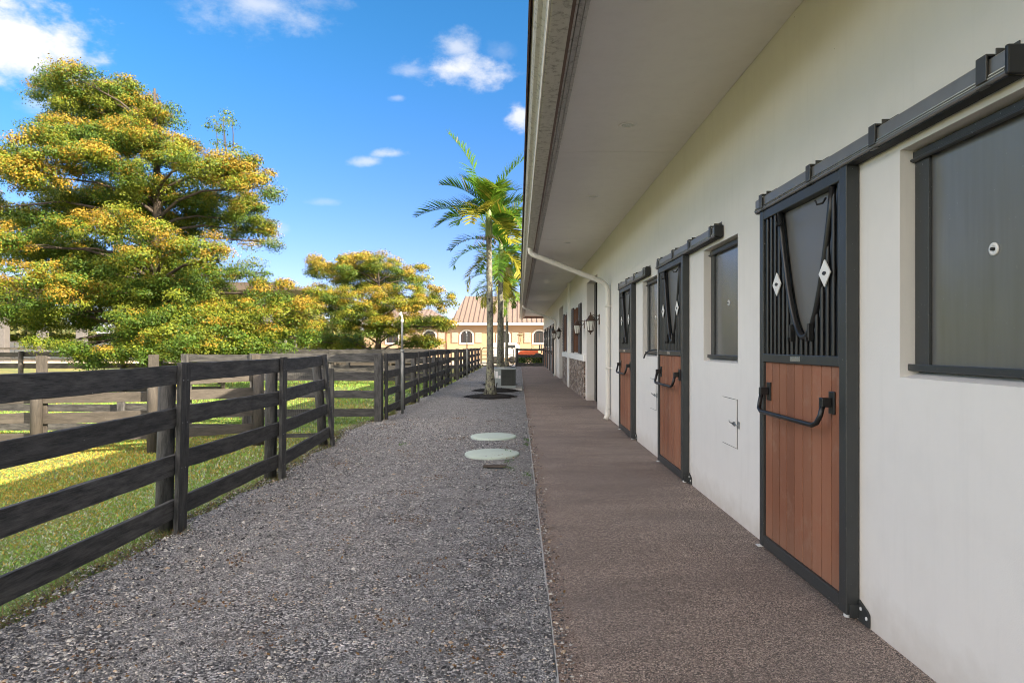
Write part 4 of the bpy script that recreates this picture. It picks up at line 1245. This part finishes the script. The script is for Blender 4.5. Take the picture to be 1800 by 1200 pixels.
mb = MB(); mb.tube([(hx(785), hy - .06, GZ), (hx(785), hy - .06, ez - .1)], .05, 8); hp(mb, 'downspout', M['bronze'])
mb = MB(); mb.tube([(hx(915), hy - .1, hz(600)), (hx(915), hy - .1, hz(588))], .03, 6); mb.tube([(hx(910), hy - .1, hz(588)), (hx(920), hy - .1, hz(588))], .05, 6)
mb.tube([(hx(912.5), hy - .1, hz(604)), (hx(915), hy - .1, hz(600)), (hx(917), hy - .1, hz(603))], .02, 6); hp(mb, 'wall_bracket', M['gate'])

# orange farm machine
tr = empty('tractor', (hx(932) * 52 / hy, 52, GZ + .03)); tag(tr, 'small orange tractor parked in the sun behind the short fence', 'tractor')
m = MB(); m.prism([(-.95, -.45, .60), (.55, -.45, .60), (.62, -.45, 1.12), (.35, -.45, 1.26), (-.80, -.45, 1.06), (-.97, -.45, .9)], (0, .9, 0)); m.build('body', M['orange'], tr, bevel=.04)
m = MB(); m.prism([(-.75, -.60, .50), (.15, -.60, .50), (.15, -.60, .74), (-.75, -.60, .66)], (0, .12, 0)); m.build('mudguard', M['orange'], tr, bevel=.03)
def wheel(x, y, r, w):
    a = MB(); a.lathe((x, y, r), [(r * .55, -w / 2), (r * .93, -w / 2), (r, -w * .3), (r, w * .3), (r * .93, w / 2), (r * .55, w / 2)], 24, axis=(0, 1, 0)); o = a.build('wheel', M['tyre'], tr)
    b = MB(); b.lathe((x, y, r), [(r * .54, -w * .4), (r * .3, -w * .55), (.0, -w * .55)], 16, axis=(0, 1, 0)); b.build('rim', M['orange'], o)
for yy_ in (-.58, .58): wheel(.62, yy_, .46, .26); wheel(-.78, yy_, .30, .2)
m = MB(); m.box(.35, .75, -.22, .22, 1.14, 1.22); m.box(.70, .80, -.22, .22, 1.22, 1.55); m.build('seat', M['tyre'], tr, bevel=.03)
m = MB(); m.tube([(.9, -.4, .9), (.9, -.4, 1.55), (.84, -.3, 1.66), (.84, .3, 1.66), (.9, .4, 1.55), (.9, .4, .9)], .03, 8); m.build('roll_bar', M['column'], tr)
m = MB(); m.tube([(.05, 0, 1.15), (.16, 0, 1.42)], .02, 6); m.lathe((.17, 0, 1.43), [(.15, -.01), (.17, 0), (.15, .012)], 16, axis=(.5, 0, .86)); m.build('steering_wheel', M['tyre'], tr)
# white utility trailer behind the palms
u = empty('utility_trailer', (hx(888) * 54 / hy, 54.5, GZ + .03)); tag(u, 'small white box trailer parked in front of the ochre house behind the palm trunks', 'trailer')
m = MB(); m.prism([(-1.5, -.7, .55), (1.15, -.7, .55), (1.2, -.7, 1.45), (.95, -.7, 1.72), (-1.35, -.7, 1.72), (-1.5, -.7, 1.5)], (0, 1.4, 0)); m.build('body', M['white_paint'], u, bevel=.06)
for x in (-.75, .6):
    for yy_ in (-.64, .64):
        a = MB(); a.lathe((x, yy_, .32), [(.1, -.1), (.3, -.1), (.32, -.06), (.32, .06), (.3, .1), (.1, .1)], 20, axis=(0, 1, 0)); a.build('wheel', M['tyre'], u)
m = MB(); m.box(.2, .85, -.708, -.7005, 1.30, 1.56); m.build('window', M['pane'], u)

# hedge behind the short fence at the far end
def bush(name, label, cat, x0, x1, y0, y1, z0, z1, n, leaf, cols, seed, kind=None, par=None, group=None):
    g = np.random.default_rng(seed)
    C = np.stack([g.uniform(x0, x1, n), g.uniform(y0, y1, n), np.zeros(n)], 1)
    tp = z1 - (z1 - z0) * .22 * (np.sin(C[:, 0] * 2.3 + seed) * np.sin(C[:, 0] * .9 + C[:, 1] * 2) + .5 * np.sin(C[:, 0] * 5.1)) ** 2
    C[:, 2] = z0 + (tp - z0) * g.random(n) ** .6
    nn = g.normal(size=(n, 3)) * .8 + np.array([0, -.4, .6]); nn /= np.linalg.norm(nn, axis=1, keepdims=True)
    cl = np.array(cols)[g.integers(0, len(cols), n)] * g.uniform(.6, 1.35, (n, 1))
    cen = np.array([(x0 + x1) / 2, (y0 + y1) / 2, z0])
    o = leaf_mesh(name, C - cen, g.uniform(.7, 1.3, n) * leaf, nn, cl, par); o.location = cen
    tag(o, label, cat, group, kind); return o
HG = [(.05, .10, .015), (.09, .14, .02), (.03, .07, .012)]
bush('hedge', 'low dark green hedge behind the short fence at the end of the walkway', 'hedge', 0, 3.4, 47.1 + 1.8, 48.1 + 1.8, GZ, .74, 2600, .13, HG, 3)
bush('hedge', 'long bright yellow-green hedge along the top of the white wall', 'hedge', -80, -26, 77.2, 79.5, 0, 2.75, 16000, .42, [(.22, .24, .02), (.15, .19, .02), (.28, .27, .03)], 4)
bush('bush', 'dark green bush beyond the paddocks, between the two orange tipped trees', 'bush', -27, -16, 64, 68, 0, 2.6, 5000, .40, HG, 6)
# far wooded edge: one mass
g = np.random.default_rng(12); n = 42000
xs = g.uniform(-260, 60, n); tops = 8 + 4 * np.sin(xs * .07) + 3 * np.sin(xs * .19 + 1) + 1.5 * np.sin(xs * .51)
C = np.stack([xs, g.uniform(170, 185, n), tops * g.random(n) ** .7], 1)
nn = g.normal(size=(n, 3)) + np.array([0, -.6, .4]); nn /= np.linalg.norm(nn, axis=1, keepdims=True)
o = leaf_mesh('woodland', C, g.uniform(.8, 1.5, n) * 1.5, nn, np.array([(.12, .13, .04), (.17, .16, .06), (.09, .11, .04)])[g.integers(0, 3, n)], None); tag(o, kind='stuff')

# white riding-ring wall
ww = empty('ring_wall', (-50, 74, GZ)); tag(ww, 'long low white wall of the riding ring in the sun, far left', 'wall')
for k_ in range(12):
    m = MB(); m.box(-30 + k_ * 4.6, -30 + (k_ + 1) * 4.6 - .05, 0, .12, -.1, 1.95); o = m.build('wall_panel', M['white_paint'], ww)
m = MB(); m.box(-30, 25.2, -.06, .18, 1.953, 2.03); m.build('coping', M['house_pink'], ww)
sheet('riding_ring', np.linspace(-80, -8, 10), np.linspace(48, 73, 6), lambda X, Y: X * 0 + GZ + .03, M['driveway'])
# covered arena
ar = empty('arena_shelter', (-45, 62, GZ)); tag(ar, 'large covered riding arena with thick columns and brown low roof behind the big tree', 'arena')
for px in (-60, 6, 75, 144, 213, 300, 390, 470):
    m = MB(); x = (px - 911.5) * 62 / F + 45; m.box(x - .36, x + .36, -.36, .36, -.1, 6.2); m.box(x - .42, x + .42, -.42, .42, -.1, .5); m.build('column', M['column'], ar, bevel=.03)
m = MB(); x0, x1 = -45, (560 - 911.5) * 62 / F + 45
za = H + (607 - 512) * 62 / F - GZ
m.prism([(x0, -1.5, za), (x1, -1.5, za), (x1 - 4, -1.5, za + .72), (x0, -1.5, za + .9)], (0, 22, 0)); m.build('roof', M['roof_dark'], ar)
for k_ in range(5):
    tag((lambda o: o)(np_mesh('ring_post', np.array([(dx, dy, dz) for dx in (-.09, .09) for dy in (-.09, .09) for dz in (0, 2.0)], float), np.array([(0, 1, 3, 2), (4, 6, 7, 5), (0, 4, 5, 1), (2, 3, 7, 6), (0, 2, 6, 4), (1, 5, 7, 3)]), M['column'])), 'bare wooden post standing before the dark bush between the two trees', 'post', 'bare posts before the dark bush').location = ((484 + 18 * k_ + (k_ > 2) * 6 - 911.5) * 60 / F, 60, GZ)
# ------------------------------------------------------------------ grass, pebbles, litter
def in_gravel(x, y): return x > edge_x(y) + .03
g = np.random.default_rng(31)
def blades(n, xr, yr, hgt, seed, dens=None):
    g = np.random.default_rng(seed)
    x = g.uniform(*xr, n); y = yr[0] + (yr[1] - yr[0]) * g.random(n) ** 1.25
    keep = x < edge_x(y) - .0 + g.normal(0, .045, n)
    x, y = x[keep], y[keep]; n = len(x)
    a = g.uniform(0, 6.283, n); h = hgt * g.uniform(.4, 1.3, n) * (1 + .5 * np.sin(x * 1.7) * np.sin(y * 1.3)); w = g.uniform(.004, .009, n) * (1 + y / 12)
    dx, dy = np.cos(a), np.sin(a); lx = g.normal(0, .6, n) * h; ly = g.normal(0, .6, n) * h
    z = zlawn(x, y) - .004
    base = np.stack([x, y, z], 1); s = np.stack([dx * w, dy * w, 0 * w], 1)
    tip = np.stack([x + lx, y + ly, z + h], 1)
    v = np.stack([base - s, base + s, tip], 1).reshape(-1, 3); f = np.arange(n * 3).reshape(n, 3)
    patch = .5 + .5 * np.sin(x * .9 + 1.3 * np.sin(y * .7)) * np.sin(y * .55 + x * .3) + g.normal(0, .22, n)
    far = 1 / (1 + np.exp((x + 4.3 - .06 * (y - 8)) * 2.2))                # sunlit zone of the paddock, its yellow put into the blade colour
    dry = np.clip(.06 + .62 * far * (y < 11.5) * (patch > .12) + .35 * (patch > .95), 0, .9)  # share of yellow blades: painted sunlit tone plus scattered dry patches
    cl = np.where((g.random(n) < dry)[:, None], np.array([.46, .34, .065]), np.array([.22, .37, .075]))
    grey = g.random(n) < .30 * (1 - far)  # grey-green look of the shaded turf, painted into some blades
    cl[grey] = np.array([.46, .51, .36])
    cl = cl * g.uniform(.55, 1.35, (n, 1))
    return v, f, np.repeat(cl, 3, 0)
V = []; Fc = []; Cc = []; b = 0
for args in ((190000, (-7.5, -2.6), (1.5, 7.5), .021, 1), (150000, (-12, -2.5), (6, 15), .030, 2), (70000, (-22, -2.3), (13, 30), .055, 3)):
    v, f, c = blades(*args); V.append(v); Fc.append(f + b); Cc.append(c); b += len(v)
# straw and taller weeds along the ragged gravel edge and round the posts
g2 = np.random.default_rng(44); n = 16000
yy = 1.5 + 16 * g2.random(n) ** 1.4; xx = edge_x(yy) + g2.normal(-.02, .06, n)
pi_ = g2.random(n) < .18; pk = g2.integers(0, 4, n); xx[pi_] = np.array([-2.78, -2.72, -2.85, -2.76])[pk[pi_]] + g2.normal(0, .07, pi_.sum()); yy[pi_] = np.array([5.2, 7.25, 9.62, 12.8])[pk[pi_]] + g2.normal(0, .08, pi_.sum())
a = g2.uniform(0, 6.283, n); h = g2.uniform(.015, .075, n); w = g2.uniform(.002, .005, n)
base = np.stack([xx, yy, np.where(xx < edge_x(yy), GZ, -.05)], 1); s = np.stack([np.cos(a) * w, np.sin(a) * w, 0 * a], 1)
tip = base + np.stack([g2.normal(0, .8, n) * h, g2.normal(0, .8, n) * h, h], 1)
v = np.stack([base - s, base + s, tip], 1).reshape(-1, 3)
cl = np.array([(.26, .18, .08), (.17, .24, .06), (.20, .13, .06), (.12, .19, .05)])[g2.integers(0, 4, n)] * g2.uniform(.7, 1.2, (n, 1))
V.append(v); Fc.append(np.arange(n * 3).reshape(n, 3) + b); Cc.append(np.repeat(cl, 3, 0))
tag(np_mesh('grass', np.concatenate(V), np.concatenate(Fc), M['blade'], np.concatenate(Cc)), kind='stuff')

# loose stones on the gravel bed
n = 75000
y = 1.6 + 11.5 * g.random(n) ** 1.7; xl = edge_x(y); x = xl + (EX - .012 - xl) * g.random(n) ** 1.08
r = .0038 * np.exp(g.normal(0, .42, n)) * (1 + .25 * (x < -1.8))
big = g.random(n) < .008; r = np.where(big, r * 1.8, r); r = np.clip(r, .0018, .014)
unit = np.array([(1, 0, 0), (0, 1, 0), (-1, 0, 0), (0, -1, 0), (0, 0, .75), (0, 0, -.75)], float)
tri = np.array([(0, 1, 4), (1, 2, 4), (2, 3, 4), (3, 0, 4), (1, 0, 5), (2, 1, 5), (3, 2, 5), (0, 3, 5)])
P = unit[None] * (1 + g.normal(0, .22, (n, 6, 1)))
P[:, :, 0] *= g.uniform(.8, 1.6, (n, 1))
spill = g.random(n) < .035; x = np.where(spill, EX + np.abs(g.normal(0, .045, n)), x)
a = g.uniform(0, 6.283, n); ca, sa = np.cos(a)[:, None], np.sin(a)[:, None]
Px = P[:, :, 0] * ca - P[:, :, 1] * sa; Py = P[:, :, 0] * sa + P[:, :, 1] * ca
P = np.stack([Px, Py, P[:, :, 2]], -1) * r[:, None, None]
s_ = (x - xl) / (EX - .03 - xl)
z = -0.012 + .012 * np.sin(x * 2.1 + y * .7) * np.sin(y * .9 + x) * np.clip((1 - s_) * 3, 0, 1) - .006
z = np.where(spill, .0, z)
P += np.stack([x, y, z + r * .25], 1)[:, None, :]
pal = np.array([(.04, .041, .045), (.08, .081, .087), (.14, .14, .145), (.24, .24, .24), (.40, .39, .37), (.60, .58, .54), (.46, .36, .26)])
cl = pal[g.choice(7, n, p=[.22, .20, .17, .15, .13, .09, .04])] * g.uniform(.8, 1.2, (n, 1))
cl[big] = pal[g.choice([3, 4, 5, 6], big.sum())]
tag(np_mesh('gravel', P.reshape(-1, 3), (tri[None] + (np.arange(n) * 6)[:, None, None]).reshape(-1, 3), M['stone_bits'], np.repeat(cl, 6, 0)), kind='stuff')

# drifts of small dry leaves
C = []; 
spots = [(-1.05, 10.1), (-.86, 10.2), (-.26, 8.55), (-.22, 8.6), (-1.35, 8.5), (-.9, 7.2), (-1.6, 9.0), (-2.0, 10.2), (-2.35, 12.0), (-.9, 5.4), (-1.6, 5.6), (-1.3, 4.9), (-1.9, 4.4), (-.62, 4.05), (-1.9, 6.3), (-.10, 4.6), (-.05, 5.3), (-.55, 4.3), (-1.75, 3.7), (-1.45, 3.75), (-.18, 3.0), (-.3, 3.1), (-1.25, 3.2), (.1, 6.8), (-2.2, 8.0), (-2.35, 6.1), (-2.5, 10.5), (-2.45, 11.4), (-1.1, 6.4), (.08, 9.6), (.02, 9.1), (-.7, 3.45), (-1.95, 2.95), (-2.35, 3.6), (-.45, 12.5), (-1.2, 13)]
for sx, sy in spots:
    m = g.integers(25, 70)
    C.append(np.stack([sx + g.normal(0, .085, m), sy + g.normal(0, .085, m), .0 + np.abs(g.normal(0, .010, m))], 1))
m = 900; yy_ = g.uniform(2, 14, m); C.append(np.stack([edge_x(yy_) + np.abs(g.normal(0, .16, m)), yy_, -.01 + np.abs(g.normal(0, .008, m))], 1))
m = 1100; C.append(np.stack([g.uniform(-2.5, .1, m), g.uniform(2.2, 15, m), np.abs(g.normal(0, .004, m))], 1))
m = 260; C.append(np.stack([EX + np.abs(g.normal(0, .05, m)), g.uniform(2.2, 14, m), .003 + np.abs(g.normal(0, .003, m))], 1))
C = np.concatenate(C); m = len(C)
nn = g.normal(size=(m, 3)) * .5 + np.array([0, 0, 1]); nn /= np.linalg.norm(nn, axis=1, keepdims=True)
cl = np.array([(.16, .085, .035), (.11, .06, .03), (.22, .13, .05), (.08, .048, .03)])[g.integers(0, 4, m)] * g.uniform(.7, 1.3, (m, 1))
o = leaf_mesh('leaf_litter', C, g.uniform(.010, .026, m), nn, cl, None, M['stone_bits']); tag(o, kind='stuff')
# stray weeds by the walkway edge
C = []
for sx, sy in ((.13, 10.0), (.12, 9.5), (-.12, 8.15), (-.1, 7.7), (.1, 7.3), (-.15, 8.9), (-1.7, 9.6)):
    m = 40; C.append(np.stack([sx + g.normal(0, .03, m), sy + g.normal(0, .07, m), .004 + np.abs(g.normal(0, .012, m))], 1))
C = np.concatenate(C); m = len(C); nn = g.normal(size=(m, 3)) * .6 + np.array([0, 0, 1]); nn /= np.linalg.norm(nn, axis=1, keepdims=True)
o = leaf_mesh('weeds', C, g.uniform(.015, .03, m), nn, np.array([(.08, .16, .03)]) * g.uniform(.6, 1.3, (m, 1)), None, M['blade']); tag(o, kind='stuff')

# ------------------------------------------------------------------ sun, sky, camera
A_, EL = R(58), R(27.7)
to_sun = Vector((math.sin(A_) * math.cos(EL), -math.cos(A_) * math.cos(EL), math.sin(EL)))
sd = bpy.data.lights.new('sun', 'SUN'); sd.energy = SUN_E; sd.angle = R(.53); sd.color = (1.0, .845, .63)
so = bpy.data.objects.new('sun', sd); COL.objects.link(so); so.rotation_euler = to_sun.to_track_quat('Z', 'Y').to_euler(); so.location = (20, -20, 30)

wd = bpy.data.worlds.new('World'); scene.world = wd; wd.use_nodes = True
nt = wd.node_tree; nt.nodes.clear()
L_ = nt.links.new
def N_(typ, **kw):
    nd = nt.nodes.new(typ)
    for k, v in kw.items(): setattr(nd, k, v)
    return nd
def mt(op, a, b=0.0, clamp=False):
    nd = N_('ShaderNodeMath', operation=op, use_clamp=clamp)
    for i, v in enumerate((a, b)):
        if isinstance(v, (int, float)): nd.inputs[i].default_value = v
        else: L_(v, nd.inputs[i])
    return nd.outputs[0]
def smooth(v, a, b):
    nd = N_('ShaderNodeMapRange', interpolation_type='SMOOTHSTEP'); L_(v, nd.inputs[0])
    nd.inputs[1].default_value = a; nd.inputs[2].default_value = b; return nd.outputs[0]
out = N_('ShaderNodeOutputWorld'); bg = N_('ShaderNodeBackground'); L_(bg.outputs[0], out.inputs[0])
sky = N_('ShaderNodeTexSky', sky_type='NISHITA'); sky.sun_disc = False
sky.sun_elevation = EL; sky.sun_rotation = R(180) - A_
sky.air_density = 1.0; sky.dust_density = .15; sky.ozone_density = 2.2; sky.altitude = 0
tc = N_('ShaderNodeTexCoord'); sx = N_('ShaderNodeSeparateXYZ'); L_(tc.outputs['Generated'], sx.inputs[0])
yc = mt('MAXIMUM', sx.outputs[1], .05)
U, Vv = mt('DIVIDE', sx.outputs[0], yc), mt('DIVIDE', sx.outputs[2], yc)
def nz(scale, detail, rough, off=0.0, zs=1.6):
    mp = N_('ShaderNodeMapping'); mp.inputs['Scale'].default_value = (1, 1, zs); mp.inputs['Location'].default_value = (off, off * .7, 0)
    L_(tc.outputs['Generated'], mp.inputs[0]); nd = N_('ShaderNodeTexNoise'); L_(mp.outputs[0], nd.inputs['Vector'])
    nd.inputs['Scale'].default_value = scale; nd.inputs['Detail'].default_value = detail; nd.inputs['Roughness'].default_value = rough
    return nd.outputs[0]
n_big, n_fine = nz(9, 8, .62, 3.1), nz(26, 6, .6, 1.7)
warp = mt('ADD', mt('MULTIPLY', mt('SUBTRACT', n_big, .5), 2.8), mt('MULTIPLY', mt('SUBTRACT', n_fine, .5), 2.0))
front = smooth(sx.outputs[1], .05, .25)
mask = None
#   clouds by direction: azimuth and height tangent, half sizes, softness, opacity
for (px, py, rx, ry, soft, op) in ((28, 70, 112, 88, .8, 1.0), (-60, 40, 120, 120, .6, 1.0), (465, 8, 110, 46, 1.2, .62), (560, 5, 60, 18, 1, .3), (812, 120, 84, 28, 1.0, .9), (800, 84, 38, 26, 1.1, .62), (728, 126, 50, 14, 1.1, .4), (880, 90, 26, 20, 1.3, .25),
                                   (650, 284, 28, 9, 1.0, .55), (682, 271, 30, 8, 1.0, .6), (915, 205, 22, 24, .7, .85), (75, 182, 50, 18, 1.0, .4), (480, 402, 26, 14, 1.0, .4), (895, 392, 26, 14, .9, .55), (700, 172, 14, 6, .9, .3), (510, 535, 130, 12, 1.0, .25), (570, 355, 30, 6, 1, .2)):
    du = mt('DIVIDE', mt('SUBTRACT', U, (px - 911.5) / F), rx / F); dv = mt('DIVIDE', mt('SUBTRACT', Vv, (607 - py) / F), ry / F)
    d = mt('SQRT', mt('ADD', mt('MULTIPLY', du, du), mt('MULTIPLY', dv, dv)))
    e = mt('SUBTRACT', d, warp)
    c = mt('MULTIPLY', smooth(e, 1.0 + soft * .4, 1.0 - soft), op)
    mask = c if mask is None else mt('MAXIMUM', mask, c)
mask = mt('MULTIPLY', mask, front)
# bright broken cloud added out of view, behind and overhead, to lift the shade
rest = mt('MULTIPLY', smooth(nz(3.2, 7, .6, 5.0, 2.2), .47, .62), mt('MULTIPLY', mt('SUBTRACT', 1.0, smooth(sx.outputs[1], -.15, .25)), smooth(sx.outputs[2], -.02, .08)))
mx = N_('ShaderNodeMix', data_type='RGBA'); L_(mask, mx.inputs[0])
hs = N_('ShaderNodeHueSaturation'); hs.inputs['Saturation'].default_value = SKY_SAT; hs.inputs['Value'].default_value = SKY_VAL; hs.inputs['Hue'].default_value = SKY_HUE
L_(sky.outputs[0], hs.inputs['Color'])
tn = N_('ShaderNodeMix', data_type='RGBA', blend_type='MULTIPLY'); tn.inputs[0].default_value = 1; L_(hs.outputs[0], tn.inputs[6]); te = N_('ShaderNodeMix', data_type='RGBA'); L_(smooth(Vv, .05, .55), te.inputs[0]); te.inputs[6].default_value = (*SKY_LOW, 1); te.inputs[7].default_value = (*SKY_TINT, 1); L_(te.outputs[2], tn.inputs[7]); L_(tn.outputs[2], mx.inputs[6])
mx.inputs[7].default_value = (*CLOUD, 1)
mx2 = N_('ShaderNodeMix', data_type='RGBA'); L_(mt('MULTIPLY', rest, .85), mx2.inputs[0]); L_(mx.outputs[2], mx2.inputs[6]); mx2.inputs[7].default_value = (*CLOUD_FILL, 1)
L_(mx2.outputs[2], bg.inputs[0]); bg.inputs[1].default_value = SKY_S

cam = bpy.data.cameras.new('camera'); co = bpy.data.objects.new('camera', cam); COL.objects.link(co)
co.location = (0, 0, H); co.rotation_euler = (R(90), 0, 0)
cam.lens = 36.0 * F / 1800.0; cam.sensor_width = 36; cam.shift_x = -11.5 / 1800; cam.shift_y = 7.0 / 1800
cam.clip_start = .05; cam.clip_end = 3000
scene.camera = co
vs = scene.view_settings
scene.cycles.filter_width = 1.0
scene.cycles.use_denoising = True
scene.display_settings.display_device = 'sRGB'
vs.view_transform = 'Standard'; vs.look = 'None'; vs.exposure = EXPO; vs.gamma = 1
scene.cycles.max_bounces = 8; scene.cycles.diffuse_bounces = 4; scene.cycles.transparent_max_bounces = 8
